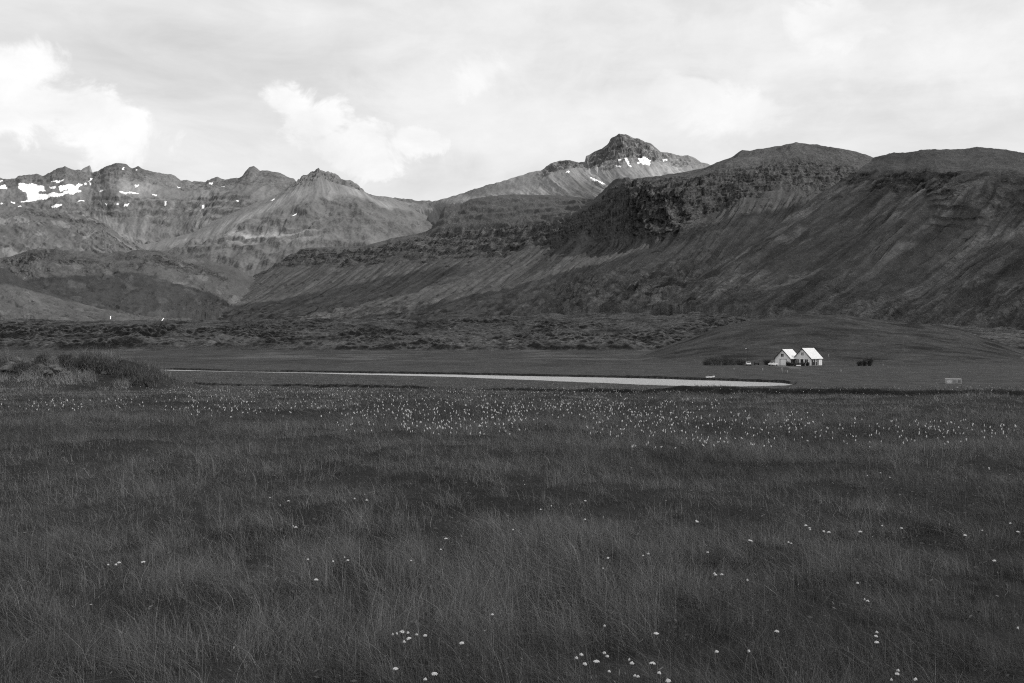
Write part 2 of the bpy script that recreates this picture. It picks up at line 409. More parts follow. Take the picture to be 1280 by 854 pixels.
# the long ridge behind the lava field
SKY_B = [(200,385),(225,378),(270,363),(300,352),(320,345),(340,335),(366,318),(378,311.5),(385,310),(430,309),(455,307.5),(480,301),(500,296),(528,291),(544,284),(548,276),(552,264),(557,257),(565,255),(575,255.5),(590,248.5),
         (615,245),(640,243),(690,244),(722,246.5),(742,249),(752,240),(760,232),(767,225.5),(771,223),(780,223.5),(795,224.5),(815,222),(830,220.5),(842,218),(860,215),(880,210),(890,206),(902,201),(915,196),(924,190),(928,188),(937,188.5),(945,186.5),(960,185),
         (975,182),(985,180),(995,178),(1004,179),(1020,180.5),(1035,183.5),(1045,185),(1060,187),(1072,190),(1082,193),(1092,197),(1120,206),(1160,216)]
RB = [
 [(205,384,5300),(200,385,5200),(197,386,5150),(190,389,5000),(180,394,4800)],
 [(318,344,5250),(314,346,5150),(295,356,5080),(262,375,4900),(225,394,4500)],
 [(386,310,5150),(381,313,5050),(362,335,4950),(310,370,4700),(255,399,4200)],
 [(455,307,5050),(449,310,4900),(424,335,4750),(370,372,4450),(300,402,3900)],
 [(550,268,5000),(538,293,4700),(500,325,4500),(440,370,4100),(360,402,3500)],
 [(590,248,5000),(608,286,4450),(560,327,4250),(500,366,3850),(420,402,3200)],
 [(655,243,4900),(662,280,4250),(636,318,4050),(570,360,3600),(480,402,2950)],
 [(720,246,4600),(712,269,4050),(696,305,3900),(640,350,3450),(545,401,2700)],
 [(745,247,4200),(744,253,4000),(742,297,3750),(690,345,3300),(610,398,2500)],
 [(771,223,3950),(772,230,3850),(776,300,3600),(730,340,3200),(670,394,2350)],
 [(842,217,3800),(842,224,3600),(832,290,3350),(780,335,3050),(720,390,2250)],
 [(915,196,3700),(889,217,3500),(896,266,3300),(840,325,2950),(770,387,2200)],
 [(960,185,3650),(945,209,3450),(932,252,3250),(890,315,2900),(815,386,2150)],
 [(1000,178,3600),(985,201,3450),(975,247,3250),(930,310,2900),(850,385,2150)],
 [(1045,185,3550),(1040,203,3450),(1028,242,3250),(990,300,2900),(900,385,2150)],
 [(1092,197,3500),(1085,217,3400),(1075,247,3250),(1040,300,2900),(950,385,2150)],
 [(1160,216,3450),(1150,230,3350),(1140,260,3200),(1100,310,2900),(1010,385,2150)]]
def shape_ridge(X, Y, Z, ss, tt, al, dn, px, py):
    vis = sstep(-1, -.1, tt)
    cliff = sstep(.85, 1.05, tt)*(1-sstep(1.75, 2.1, tt+.35*fbm(al/140, dn/300, 101, 3)))
    cliff = cliff*np.interp(px, [200,330,420,1000,1100], [.15,.5,1,1,.7])
    hollow = np.exp(-((px-985)/45)**2-((py-258)/22)**2)
    cliff = cliff*(1-.9*hollow)
    upper = sstep(-.05, .25, tt)*(1-sstep(.85, 1.05, tt))*sstep(880, 920, px)
    # crags and strata
    w = fbm(al/60, dn/70, 103, 4)
    Z = terrace(Z, 38, 1.0*cliff, 26*fbm(al/300, dn/900, 104, 3))
    Z = Z+cliff*(w*16+ridged(al/34, dn/48, 105, 4)*8-4)
    Z = terrace(Z, 13, .8*cliff, 9*fbm(al/70, dn/120, 216, 3))
    butt = np.exp(-(((px-838)/52)**4)-((py-262)/38)**4)
    push = butt*(55+34*ridged(al/50, dn/110, 107, 4))
    X = X-push*.75; Y = Y-push*.8
    plate = (1-sstep(.9, 1.05, tt))*sstep(0, .2, tt)
    Z = Z+plate*fbm(al/120, dn/160, 108, 4)*10
    Z = terrace(Z, 55, .5*plate*(1-upper*.6), 30*fbm(al/300, dn/500, 109, 3))
    # gullies down the screes
    scr = sstep(1.8, 2.3, tt)*vis
    gu = ridged(al/70+.6*fbm(al/200, dn/400, 110, 2), dn/900, 111, 3)
    g2 = fbm(al/20, dn/420, 112, 3)
    Z = Z+scr*(gu*13+g2*6)*(1-.6*sstep(3.4, 4, tt))
    rg = sstep(2.7, 3.8, tt)*sstep(560, 800, px)                 # hummocky foot
    Z = Z+rg*(fbm(X/70, Y/80, 113, 4)*18+ridged(al/40, dn/50, 114, 4)*9)
    Z = Z+vis*fbm(X/30, Y/30, 115, 3)*2.5
    st = steepness(X, Y, Z)
    rock = np.clip(cliff*(.55+.8*fbm(al/45, dn/28, 116, 4))+.8*butt+cliff*sstep(.35,.6,st)*.6, 0, 1)  # butt term paints shade of the sun-averted buttress face over dark rock
    outc = sstep(.22, .4, fbm(al/50, dn/40, 117, 4))*np.exp(-((tt-2.15)/.25)**2)*sstep(430,520,px)
    rock = np.clip(rock+outc*.9, 0, 1)
    led = sstep(.05, .3, fbm(al/120, (Z+14*fbm(al/160, dn/400, 126, 3))/9.0, 127, 3)); rock = rock*(1-.75*led*(1-butt))
    speck = sstep(.1,.5, ridged(al/24, dn/18, 128, 4))*.04*rock
    grass = .069+.018*fbm(al/220, dn/300, 118, 4)
    scree = .06+.02*fbm(al/26, dn/800, 119, 4)+.01*fbm(al/90, dn/900, 120, 2)
    alb = np.where(tt > 1.6, scree, grass)
    dark_streak = sstep(.15, .45, fbm(al/38+2, dn/700, 121, 3))*scr
    alb = alb*(1-.35*dark_streak)
    foot = sstep(.05, .35, fbm(X/60, Y/75, 122, 4))*rg
    low = sstep(3.25, 3.8, tt+.35*fbm(X/140, Y/160, 225, 3))*(1-rg)
    Z = Z+low*(fbm(X/60, Y/70, 226, 4)*10+4*ridged(X/40, Y/55, 227, 3))
    alb = alb*(1-.6*low*sstep(0,.3,fbm(X/45, Y/60, 228, 4)))+.02*low*sstep(.15,.45,fbm(X/50, Y/50, 229, 4))
    alb = alb*(1-.65*foot)+.045*rg*sstep(.2,.5,fbm(al/70, dn/60, 123, 3))
    alb = alb*(1-rock)+(.027+.016*fbm(al/22, dn/14, 124, 3)+.03*sstep(.25,.5,fbm(al/26, dn/12, 125, 3)))*rock+speck-.012*rock
    fine = fbm(al/11, dn/420, 129, 3); alb = alb*(1+(.2*fine*sstep(-.2,.3,fbm(al/150, dn/150, 209, 3))+.22*fbm(al/30, dn/50, 210, 4))*scr*(1-rg))
    bits = sstep(.34, .46, fbm(al/22, dn/30, 211, 3))*scr*(1-rg)*sstep(.0,.3,fbm(al/160, dn/140, 212, 2)); alb = alb*(1-.55*bits)
    return X, Y, Z, alb, .3+.9*rock+.55*rg+.25*plate
loft('mountain_ridge', RB, 1350, 330, sky=SKY_B, shape=shape_ridge, mat=M_RIDGE, label='long dark ridge with basalt cliff bands above scree slopes')

# the near spur closing the view on the right
SKY_R = [(1092,197),(1105,194),(1112,191.5),(1117,191),(1135,191),(1144,189),(1152,187.5),(1165,186.8),(1190,186.6),(1206,186.5),(1214,184.6),(1222,183.6),(1236,184.6),(1250,186),(1262,188),(1272,190),(1285,192),(1330,196),(1400,190),(1500,200),(1640,215)]
RS = [
 [(1092,197,2900),(1072,214,2820),(1020,252,2700),(930,312,2500),(820,386,2200)],
 [(1130,191,2750),(1112,219,2650),(1060,260,2550),(965,322,2350),(870,386,2120)],
 [(1170,187,2680),(1160,212,2560),(1105,262,2430),(1000,335,2240),(915,388,2050)],
 [(1222,184,2600),(1195,219,2460),(1140,276,2320),(1055,345,2140),(970,392,1960)],
 [(1280,191,2520),(1245,214,2380),(1190,280,2240),(1100,350,2070),(1030,396,1900)],
 [(1340,196,2440),(1310,222,2300),(1255,285,2160),(1170,350,2000),(1095,402,1840)],
 [(1430,192,2350),(1390,222,2220),(1330,288,2080),(1245,352,1930),(1165,408,1780)],
 [(1530,202,2280),(1490,230,2150),(1420,292,2010),(1330,355,1870),(1250,414,1720)],
 [(1640,215,2220),(1600,240,2090),(1530,296,1950),(1440,360,1810),(1350,420,1660)]]
def shape_spur(X, Y, Z, ss, tt, al, dn, px, py):
    vis = sstep(-1, -.1, tt)
    cliff = sstep(.85, 1.0, tt+.12*fbm(al/90, dn*0, 220, 3))*(1-sstep(1.25, 1.75, tt+.5*fbm(al/120, dn/400, 131, 3)))
    cliff = cliff*(.55+.45*sstep(-.1, .25, fbm(al/170, dn/900, 132, 2)))
    Z = terrace(Z, 24, .8*cliff, 16*fbm(al/200, dn/700, 133, 3))
    Z = Z+cliff*(fbm(al/40, dn/50, 134, 4)*9+ridged(al/26, dn/70, 135, 3)*6-4)
    top = (1-sstep(.85, 1.0, tt))*sstep(.02, .2, tt)
    Z = Z+top*fbm(al/70, dn/60, 136, 4)*6
    scr = sstep(1.0, 1.5, tt)
    gu = ridged(al/85+.5*fbm(al/200, dn/300, 137, 2), dn/1200, 138, 3)
    g2 = ridged(al/24+.4*fbm(al/80, dn/200, 139, 2), dn/700, 140, 3)
    big = np.exp(-((ss-2.05)/.42)**2)+np.exp(-((ss-4.55)/.5)**2)
    Z = Z+scr*(gu*14+g2*8*(.4+sstep(-.1,.3,fbm(al/150, dn/250, 141, 3))))*(1-.5*sstep(3.4, 4, tt))
    Z = Z-scr*22*big*(1-sstep(2.8, 3.8, tt))+scr*12*(np.exp(-((ss-3.0)/.4)**2))*(1-sstep(3,4,tt))
    Z = Z+sstep(3, 4, tt)*(fbm(al/50, dn/60, 142, 4)*8)+vis*fbm(X/22, Y/22, 143, 3)*2
    st = steepness(X, Y, Z)
    ledge = sstep(.22,.4,fbm(al/130, (Z+12*fbm(al/90, dn/120, 217, 3))/11, 218, 3))*np.exp(-((tt-1.75)/.5)**2)*sstep(-.05,.2,fbm(al/180, dn/260, 219, 2))
    Z = Z+ledge*4
    rock = np.clip(.8*ledge+cliff*(.5+.9*fbm(al/32, dn/20, 144, 4))+cliff*sstep(.35,.6,st)*.6, 0, 1)
    rib = sstep(.3, .55, ridged(al/30+.3*fbm(al/60, dn/120, 145, 2), dn/260, 146, 3))*scr*sstep(-.05,.25,fbm(al/140, dn/260, 147, 3))
    grass = .082+.018*fbm(al/150, dn/120, 148, 4)
    scree = .05+.018*fbm(al/24, dn/900, 149, 4)+.012*fbm(al/110, dn/500, 150, 3)
    alb = grass*(1-sstep(.95,1.1,tt))+scree*sstep(.95,1.1,tt)
    pale = sstep(.2, .5, fbm(al/40, dn/190, 151, 4))*scr
    alb = alb*(1-.3*sstep(.1,.4,fbm(al/60+.4*fbm(al/120, dn/160, 215, 2), dn/500, 153, 3))*scr)+.03*pale+.036*rib
    alb = alb*(1-rock)+(.024+.014*fbm(al/18, dn/12, 152, 3))*rock
    fine = fbm(al/9, dn/380, 154, 3); alb = alb*(1+(.28*fine*sstep(-.2,.3,fbm(al/120, dn/140, 213, 3))+.3*fbm(al/22, dn/40, 214, 4))*scr)
    return X, Y, Z, alb, .32+.9*rock+.3*rib+.4*sstep(3,4,tt)
loft('mountain_spur', RS, 1000, 330, sky=SKY_R, shape=shape_spur, mat=M_RIDGE, label='dark gullied spur nearest the farm, streaked with scree chutes')

# the high pointed peak far behind the ridge
SKY_P = [(536,253.6),(545,251),(560,247),(580,241),(603,233),(625,227.5),(645,221),(660,216.5),(676,213),(683,207),(690,204.5),(697,202),(703,200),(710,199.5),(717,202),(724,203),(731,202),(732.5,195),(737,193.5),(743,190),(752,186),(758,182),(761,178),(763,173.5),(768,171),(772,168.3),(777,167.6),(783,168.5),
         (788,171),(793,172.6),(799,173),(803,176),(806,178),(814,179.5),(820,184),(826,190),(832,190.5),(839,191.5),(846,194.5),(853,194.5),(860,193.6),(864,195.5),(868,197.5),(876,203),(884,204),(890,208),(950,225)]
RP = [
 [(470,266,7050),(470,272,7000),(470,290,6900)],
 [(504,257.5,6930),(508,265,6860),(512,285,6780)],
 [(536,254,6850),(542,263,6750),(552,285,6600)],
 [(560,247,6740),(568,256,6500),(585,280,6150)],
 [(603,233,6450),(615,247,6180),(640,266,5650)],
 [(645,221,6260),(665,237,6010),(700,262,5460)],
 [(683,207,6200),(690,221,6000),(735,256,5450)],
 [(710,200,6150),(712,214,6000),(755,250,5450)],
 [(732,196,6100),(737,213,5950),(775,244,5450)],
 [(763,174,6050),(757,209,5850),(792,242,5400)],
 [(780,168,6000),(785,201,5800),(812,238,5400)],
 [(806,178,6000),(815,204,5800),(838,234,5400)],
 [(830,190,6000),(840,208,5800),(862,232,5400)],
 [(868,198,6000),(875,211,5800),(892,232,5400)],
 [(950,225,6000),(950,232,5800),(955,250,5400)]]
SNOW_P = [[(773,198),(777,198),(776.5,200.5),(773,200.3)],[(780,197.6),(784,198),(785,202),(787,205),(786,208),(790,211),(788,212),(785.5,209.5),(783.5,205),(781.5,201)],
          [(797.5,197.5),(803,195.2),(806,196),(808,198),(814,198.4),(812.5,201),(813,204),(812,207.5),(807,207),(803.5,208),(802,204)],[(796.5,204.5),(800,204.5),(799.5,206),(796.5,206)],
          [(769,205.7),(773,207.5),(776.5,209.5),(775,211),(771,208.4)],[(828.5,198.5),(834.5,199.5),(834.5,201),(829,201)],[(737,221),(741,224),(748,228),(756,230.5),(755,231.6),(748,230),(741,226.5),(738,223.5)],[(707,218),(710.5,214.3),(712,216),(711,218.5)]]
def snow_mask(px, py, polys):
    k = np.zeros(px.shape, bool); jx = px+.7*noise(px/1.6, py/1.2, 201)*1.2; jy = py+.6*noise(px/1.6, py/1.2, 202)
    for p in polys:
        k |= in_poly(jx, jy, p)
    return k
def shape_peak(X, Y, Z, ss, tt, al, dn, px, py):
    snow = snow_mask(px, py, SNOW_P) & (tt >= 0)
    vis = sstep(-1, -.1, tt)
    crag = (sstep(728, 742, px)*(1-sstep(.75, 1.15, tt+.2*fbm(al/90,dn/90,161,3)))+np.exp(-(((px-702)/28)**4))*(1-sstep(.5,1.0,tt)))*sstep(-.3,.05,tt)
    crag = np.clip(crag, 0, 1)*np.interp(px, [800,850,900],[1,.5,.3])
    Z = Z+crag*(ridged(al/70, dn/160, 162, 4)*24+fbm(al/35, dn/45, 163, 3)*12-14)*sstep(0,.25,tt)+crag*fbm(al/40, dn/40, 164,3)*5
    Z = terrace(Z, 46, .55*crag*sstep(0.02,.2,tt), 40*fbm(al/400, dn/500, 165, 3))
    scr = sstep(.6, 1.2, tt)
    Z = Z+scr*(ridged(al/150+.5*fbm(al/300, dn/400,166,2), dn/1500, 167, 3)*13+fbm(al/45, dn/700, 168, 3)*5)+vis*fbm(X/60,Y/60,169,3)*5
    st = steepness(X, Y, Z)
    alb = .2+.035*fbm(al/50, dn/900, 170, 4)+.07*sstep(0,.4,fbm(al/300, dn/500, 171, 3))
    alb = alb*(1-crag)+(.09+.04*fbm(al/40, dn/30, 172, 4)+.09*sstep(.2,.5,fbm(al/45, dn/25, 173, 3)))*crag
    low = sstep(1.25, 1.7, tt)*np.interp(px,[590,640,740,760],[0,1,.8,0]); alb = alb*(1-.5*low)
    left = 1-sstep(600, 660, px); alb = alb*(1-.15*left)
    alb = np.where(snow, .88, alb)
    alb = np.where(snow, .88, alb*(1+.3*fbm(al/26, dn/900, 174, 3)*scr))
    return X, Y, Z, alb, np.where(snow, .15, .3+.9*crag)
loft('mountain_peak', RP, 1000, 200, sky=SKY_P, shape=shape_peak, mat=M_FAR, label='high pointed rocky peak with scattered snow patches behind the ridge', sink=(300, 60))

# the snow flecked range closing the valley
SKY_L = [(-220,240),(-120,230),(-60,226),(0,221.5),(4,224),(19,223.5),(22,220),(25,218.7),(55,218.4),(62,216),(68,212.5),(74,210.5),(81,208.4),(86,210),(92,210.5),(100,212),(104,215.5),(110,217),(116,216),(121,213),(125,212.5),(130,209),(136,206),(141,205),(148,203.8),(153,205),(159,206.5),(162,209),(165,210),(173,208.6),(178,210.5),(181,212.5),(192,214.5),
         (201,216.5),(211,217),(217,219.5),(224,224),(228,225.5),(238,225.5),(250,227),(257,227.6),(260,225),(266,223),(272,221.5),(277,223.5),(281,224.5),(290,223.5),(299,222),(304,219.5),(309,213),(312,209),(317,207.8),(321,210),(325,213),(333,212.8),(342,215),(350,216),(358,219),(367,224),(371,227),(376,224),(379,219.5),(388,216.5),(393,214),(396,210.5),(398.8,209.5),(400,213),(407,214.5),(413,216),(418,217),(424,221),(428,224),(437,225.5),(446,231),
         (452,237),(458,241.5),(466,245),(475,245.5),(487,246.5),(495,248),(506,248.5),(518,250),(530,250.5),(545,253),(556,253),(640,262)]
RL = [
 [(-220,240,7550),(-220,262,7150),(-225,290,6880),(-225,318,6570),(-220,340,6250)],
 [(-60,226,7550),(-60,252,7150),(-62,284,6880),(-65,314,6570),(-60,338,6250)],
 [(0,222,7550),(0,250,7150),(0,282,6880),(0,312,6570),(0,338,6250)],
 [(40,219,7550),(40,249,7150),(40,282,6880),(40,312,6570),(50,338,6250)],
 [(81,208,7500),(81,247,7100),(80,282,6880),(85,310,6570),(100,338,6250)],
 [(112,217,7550),(112,247,7150),(112,284,6880),(125,312,6570),(150,340,6250)],
 [(148,204,7450),(148,244,7050),(145,286,6880),(165,313,6570),(190,341,6250)],
 [(195,215,7500),(195,246,7100),(180,290,6830),(200,314,6570),(230,342,6250)],
 [(240,226,7550),(240,247,7150),(215,290,6830),(235,313,6570),(270,343,6250)],
 [(272,222,7500),(262,245,7100),(235,288,6780),(265,311,6570),(305,344,6250)],
 [(317,208,7350),(295,241,7000),(255,284,6730),(300,308,6520),(345,345,6200)],
 [(371,227,7300),(332,250,6900),(285,280,6680),(335,306,6470),(385,345,6150)],
 [(399,211,7100),(398,238,6850),(345,273,6630),(380,302,6420),(430,345,6150)],
 [(425,221,7150),(440,243,6850),(415,268,6630),(430,300,6420),(470,345,6150)],
 [(466,245,7250),(478,256,6900),(475,273,6680),(485,302,6470),(520,345,6200)],
 [(518,250,7300),(525,260,6950),(528,277,6730),(535,305,6520),(570,345,6250)],
 [(640,262,7300),(640,270,6950),(640,285,6730),(640,310,6520),(660,345,6250)]]
SNOW_L = [[(23,230),(25,229),(31,229.4),(38,231),(41,229.5),(46,230),(52,233),(55,235),(55,238),(58,239.5),(51,240),(48,241),(48,244),(60,244),(60,248),(40,251),(26,253.4),(26,252),(35,250),(33.5,244),(30,240),(23,236)],
          [(48,243.5),(60,243.6),(76,241.5),(86,238),(97,237),(102,239),(100,241),(85,243.6),(70,247),(45,250.4)],[(73,233),(82,231.5),(90,230),(94,231.6),(98,229),(104,230),(100,233),(97,237),(86,239),(85,236),(79,238.5),(75.4,240)],
          [(62,233),(70,233),(69.5,236),(65,236.4)],[(-30,231),(6,230.6),(10,234),(8.5,237.4),(0,236.4),(-30,238)],[(62.5,226.4),(74,225),(82,224.2),(81,226),(72,227),(63,227.2)],[(109.6,226),(114,221.8),(116.5,222.6),(112,226.4)],
          [(97,251.4),(101,250.2),(106,249.9),(106,251.6),(98,252.2)],[(63.5,257),(70,256.2),(78,256),(77,257.6),(68,259.2)],[(149,240.6),(157,239.8),(162,238.8),(166,240),(173.5,242.2),(166,242.6),(150,241.8)],[(168,232),(174,231.8),(173,234.6),(170,235)],
          [(221,232.6),(226.5,234),(226,235.2),(222.5,234.2)],[(190,244.8),(196,244.6),(196,246),(190,245.8)],[(154.5,258.6),(157,256.6),(161.4,256),(161,257.6)],[(206,254),(208.2,254),(208.2,256.2),(206,256)],[(252,256),(255.6,253.8),(255,257),(252.6,257)],[(252.4,258.4),(254.8,258.4),(254.8,260),(252.4,260)],
          [(261,228.2),(266,228),(265.6,230),(262,230)],[(275,232.6),(280.4,232),(280,234),(275,234)],[(124,239),(127,238.4),(130.6,239.4),(124.6,240.2)],[(146,254),(148,254),(148,256),(146,256)],[(131.6,254.4),(133.8,254.4),(133.8,255.8),(131.6,255.8)],[(13,254),(19,253.6),(19,255),(14,255.2)],[(22,258),(27,257.8),(27,259),(22,259)],
          [(0,254.5),(3,254),(4,256.4),(1,256)],[(105.8,229),(108,229),(108,231),(105.8,231)],[(112,228.4),(114,228.4),(114,230),(112,230)],[(338.6,251),(343.4,248),(343,249.4),(340,251.4)],[(365,268),(368,265),(371.4,263.6),(369,266.6)],[(538.6,254.2),(541,253),(545,253.4),(545,255.2),(539,255.4)],
          [(152.6,211),(155.4,210),(155,212.2),(153,212)],[(169.6,211.6),(171.6,211.6),(171.6,213),(169.6,213)],[(295,249.8),(298,249.6),(298,251),(295,251)],[(0,226),(3,225),(3,226.6),(0,227)]]
def shape_range(X, Y, Z, ss, tt, al, dn, px, py):
    snow = snow_mask(px, py, SNOW_L) & (tt >= 0)
    vis = sstep(-1, -.1, tt)
    crag = (1-sstep(.25, .75, tt+.3*fbm(al/160, dn/160, 181, 3)))*sstep(-.3, .05, tt)
    wall = sstep(.98, 1.08, tt)*(1-sstep(1.5, 1.9, tt+.3*fbm(al/200, dn/200, 182, 3)))*np.interp(px, [0,120,300,420],[.5,1,1,.3])
    Z = Z+crag*(ridged(al/120, dn/130, 183, 4)*13+fbm(al/45, dn/50, 184, 3)*10-10)*sstep(0,.2,tt)+crag*fbm(al/60, dn/60, 185, 3)*4
    Z = terrace(Z+12*fbm(al/80, dn/120, 208, 3)*vis, 62, .6*np.clip(wall+crag*.5*sstep(.05,.3,tt), 0, 1), 40*fbm(al/500, dn/700, 186, 3))
    Z = Z+wall*(ridged(al/90, dn/160, 187, 3)*10-4)
    scr = sstep(.3, .8, tt)
    lo = 1-.8*sstep(1.3, 2.0, tt)
    Z = Z+scr*lo*(ridged(al/190+.5*fbm(al/300, dn/400, 188, 2), dn/500, 189, 3)*7+fbm(al/60+.6*fbm(al/130, dn/130, 221, 2), dn/200, 190, 4)*4)
    Z = terrace(Z, 70, .5*sstep(1.8, 2.3, tt), 50*fbm(X/600, Y/600, 199, 3))
    Z = Z+sstep(2.0, 2.6, tt)*(fbm(X/240, Y/240, 191, 5)*45+ridged(X/120, Y/120, 192, 3)*10)+vis*fbm(X/70, Y/70, 193, 3)*6
    st = steepness(X, Y, Z)
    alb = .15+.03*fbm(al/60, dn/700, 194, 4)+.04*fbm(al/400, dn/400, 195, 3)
    alb = alb*(1-.25*crag)
    rk = np.clip(wall*(.5+fbm(al/60, dn/40, 196, 4))+sstep(.35,.6,st)*.2, 0, 1)
    alb = alb*(1-rk)+(.088+.03*fbm(al/50, dn/30, 197, 3))*rk
    sun_patch = np.exp(-((px-432)/34)**2-((py-252)/16)**2)+.8*np.exp(-((px-172)/22)**2-((py-236)/9)**2)+.7*np.exp(-((px-330)/60)**2-((py-291)/9)**2)*1.3+.9*np.exp(-((px-25)/40)**2-((py-296)/12)**2)+.6*np.exp(-((px-125)/14)**2-((py-280)/10)**2)+np.exp(-((px-472)/12)**2-((py-262)/5)**2)
    alb = alb+.12*np.clip(sun_patch,0,1)*(.6+.8*fbm(al/70, dn/160, 198, 4))  # sunlit patches painted into the scree and terrace colour
    green = sstep(2.3, 3.0, tt); alb = alb*(1-.3*green)
    alb = np.where(snow, .88, alb)
    alb = np.where(snow, .88, alb*(1+.14*fbm(al/40+.6*fbm(al/130, dn/130, 222, 2), dn/260, 207, 4)*scr))
    return X, Y, Z, alb, np.where(snow, .15, .32+.5*crag+.7*rk)
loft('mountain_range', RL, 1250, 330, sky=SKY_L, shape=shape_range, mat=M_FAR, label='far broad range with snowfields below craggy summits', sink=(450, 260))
SKY_C = [(120,312),(190,304),(240,291),(275,273),(310,257.5),(330,250),(345,243.5),(356,238),(366,230),(371,227.5),(376,224),(379,219.5),(388,216.5),(393,214),(396,210.5),(398.8,209.5),(400,213),(407,214.5),(413,216),(418,217),(424,221),(428,224),(437,225.5),(446,231),(452,237),(458,241.5),(466,245),(475,245.5),(487,247),(520,256),(560,268)]
RC = [
 [(130,312,6250),(128,318,6150),(120,330,5900)],
 [(190,304,6350),(182,315,6150),(165,336,5850)],
 [(250,287,6450),(236,305,6150),(205,338,5800)],
 [(310,258,6550),(284,288,6180),(250,338,5750)],
 [(371,228,6700),(336,270,6250),(300,338,5700)],
 [(388,217,6750),(376,256,6280),(350,338,5650)],
 [(399,210,6780),(404,252,6300),(398,338,5620)],
 [(425,221,6820),(446,252,6350),(450,338,5620)],
 [(460,243,6900),(482,263,6450),(500,338,5650)],
 [(487,247,7000),(515,270,6600),(550,338,5750)],
 [(560,268,7150),(580,285,6800),(610,338,6000)]]
def shape_crest(X, Y, Z, ss, tt, al, dn, px, py):
    snow = snow_mask(px, py, SNOW_L) & (tt >= 0); vis = sstep(-1, -.1, tt)
    crag = (1-sstep(.16, .5, tt+.25*fbm(al/130, dn/120, 381, 3)))*sstep(-.3, .05, tt)*np.interp(px, [330,375,450,480], [.15,1,.9,.3])
    Z = Z+crag*(ridged(al/80, dn/150, 383, 4)*20+fbm(al/40, dn/45, 384, 3)*10-9)*sstep(0,.15,tt)+crag*fbm(al/50, dn/50, 385, 3)*3
    bench = sstep(.72, 1.0, tt+.15*fbm(al/150, dn/200, 224, 3))
    Z = terrace(Z+14*bench*fbm(X/90, Y/120, 409, 3), 85, .6*bench, 90*fbm(X/420, Y/420, 386, 4)); Z = terrace(Z, 40, .7*crag, 20*fbm(al/300, dn/300, 387, 3))
    scr = sstep(.25, .6, tt)*(1-bench)
    Z = Z+scr*(ridged(al/120+.4*fbm(al/200, dn/300, 388, 2), dn/900, 389, 3)*6+fbm(al/40, dn/400, 390, 3)*3)+bench*fbm(X/150, Y/150, 391, 5)*26+vis*fbm(X/60, Y/60, 392, 3)*3
    st = steepness(X, Y, Z)
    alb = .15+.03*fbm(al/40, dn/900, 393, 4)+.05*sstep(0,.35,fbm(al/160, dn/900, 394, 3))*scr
    sun_patch = np.exp(-((px-425)/40)**2-((py-252)/14)**2)+.7*np.exp(-((px-472)/13)**2-((py-262)/5)**2)
    alb = alb+.08*np.clip(sun_patch, 0, 1)*(.7+.6*fbm(al/50, dn/300, 395, 3))  # sunlight on the flank painted as paler scree
    turf = .11+.035*fbm(X/180, Y/180, 396, 4)+.15*np.exp(-((px-330)/62)**2-((py-292)/10)**2)*(.8+.8*fbm(X/90, Y/90, 223, 4))  # shelf turf, brightened by a painted patch of sunlight
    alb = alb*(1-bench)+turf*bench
    rk = np.clip(crag*(.6+.7*fbm(al/40, dn/30, 397, 4))+bench*sstep(.25,.5,st)*.7, 0, 1)
    alb = alb*(1-rk)+(.092+.03*fbm(al/36, dn/22, 398, 3))*rk
    alb = np.where(snow, .88, alb*(1+.15*fbm(al/26, dn/500, 399, 3)*scr))
    return X, Y, Z, alb, np.where(snow, .15, .3+.8*rk)
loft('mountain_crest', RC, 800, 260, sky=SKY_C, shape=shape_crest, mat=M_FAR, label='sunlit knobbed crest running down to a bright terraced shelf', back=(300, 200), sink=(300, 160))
def shape_tooth(X, Y, Z, ss, tt, al, dn, px, py):
    return X, Y, Z+fbm(X/60, Y/60, 205, 3)*5, .2+.05*fbm(al/50, dn/50, 206, 3)
loft('mountain_tooth', [[(99,216,9000),(99,219,8900),(99,226,8700)],[(103,211.5,9000),(103,215,8900),(103,226,8700)],[(108,208.6,9000),(108,214,8900),(108,226,8700)],[(112,206.6,9000),(112.4,212,8900),(113,226,8700)],[(115.4,215,9000),(116,217,8900),(116,226,8700)],[(118,219,9000),(118.4,221,8900),(119,226,8700)]],
     80, 40, shape=shape_tooth, mat=M_FAR, label='small pale rock tooth behind the far range', back=(150, 60))

# shoulders and hills on the valley side, in front of the range
def shape_hill(seed, a0, rel=1.0, crag=.6, pale=0):
    def f(X, Y, Z, ss, tt, al, dn, px, py):
        vis = sstep(-1, -.1, tt)
        cl = np.exp(-((tt-.35-.15*fbm(al/200, dn*0, seed, 2))/.25)**2)*sstep(-.05,.4,fbm(al/260, dn/300, seed+1, 3)+.25)*crag
        Z = terrace(Z, 30, .7*cl, 20*fbm(al/300, dn/500, seed+2, 3))
        Z = Z+cl*(fbm(al/50, dn/60, seed+3, 4)*14+ridged(al/45, dn/120, seed+4, 3)*8-5)
        scr = sstep(.2, .8, tt)
        Z = Z+rel*scr*(ridged(al/150+.9*fbm(al/250, dn/260, seed+5, 3), dn/600, seed+6, 3)*11+fbm(al/46+.5*fbm(al/90, dn/90, seed+13, 2), dn/170, seed+7, 4)*5)+rel*vis*fbm(X/50, Y/50, seed+8, 4)*6
        st = steepness(X, Y, Z)
        rk = np.clip(cl*(.5+fbm(al/40, dn/26, seed+9, 4))+sstep(.32,.55,st)*.5, 0, 1)
        alb = a0*(1+.22*fbm(al/200, dn/260, seed+10, 4)+.2*fbm(al/40+.5*fbm(al/90, dn/90, seed+14, 2), dn/220, seed+11, 4))
        if pale: alb = alb+pale*sstep(.25,.5,fbm(al/90, dn/200, seed+12, 4))
        alb = alb*(1-rk)+(a0*.5)*rk
        return X, Y, Z, alb, .3+.9*rk
    return f
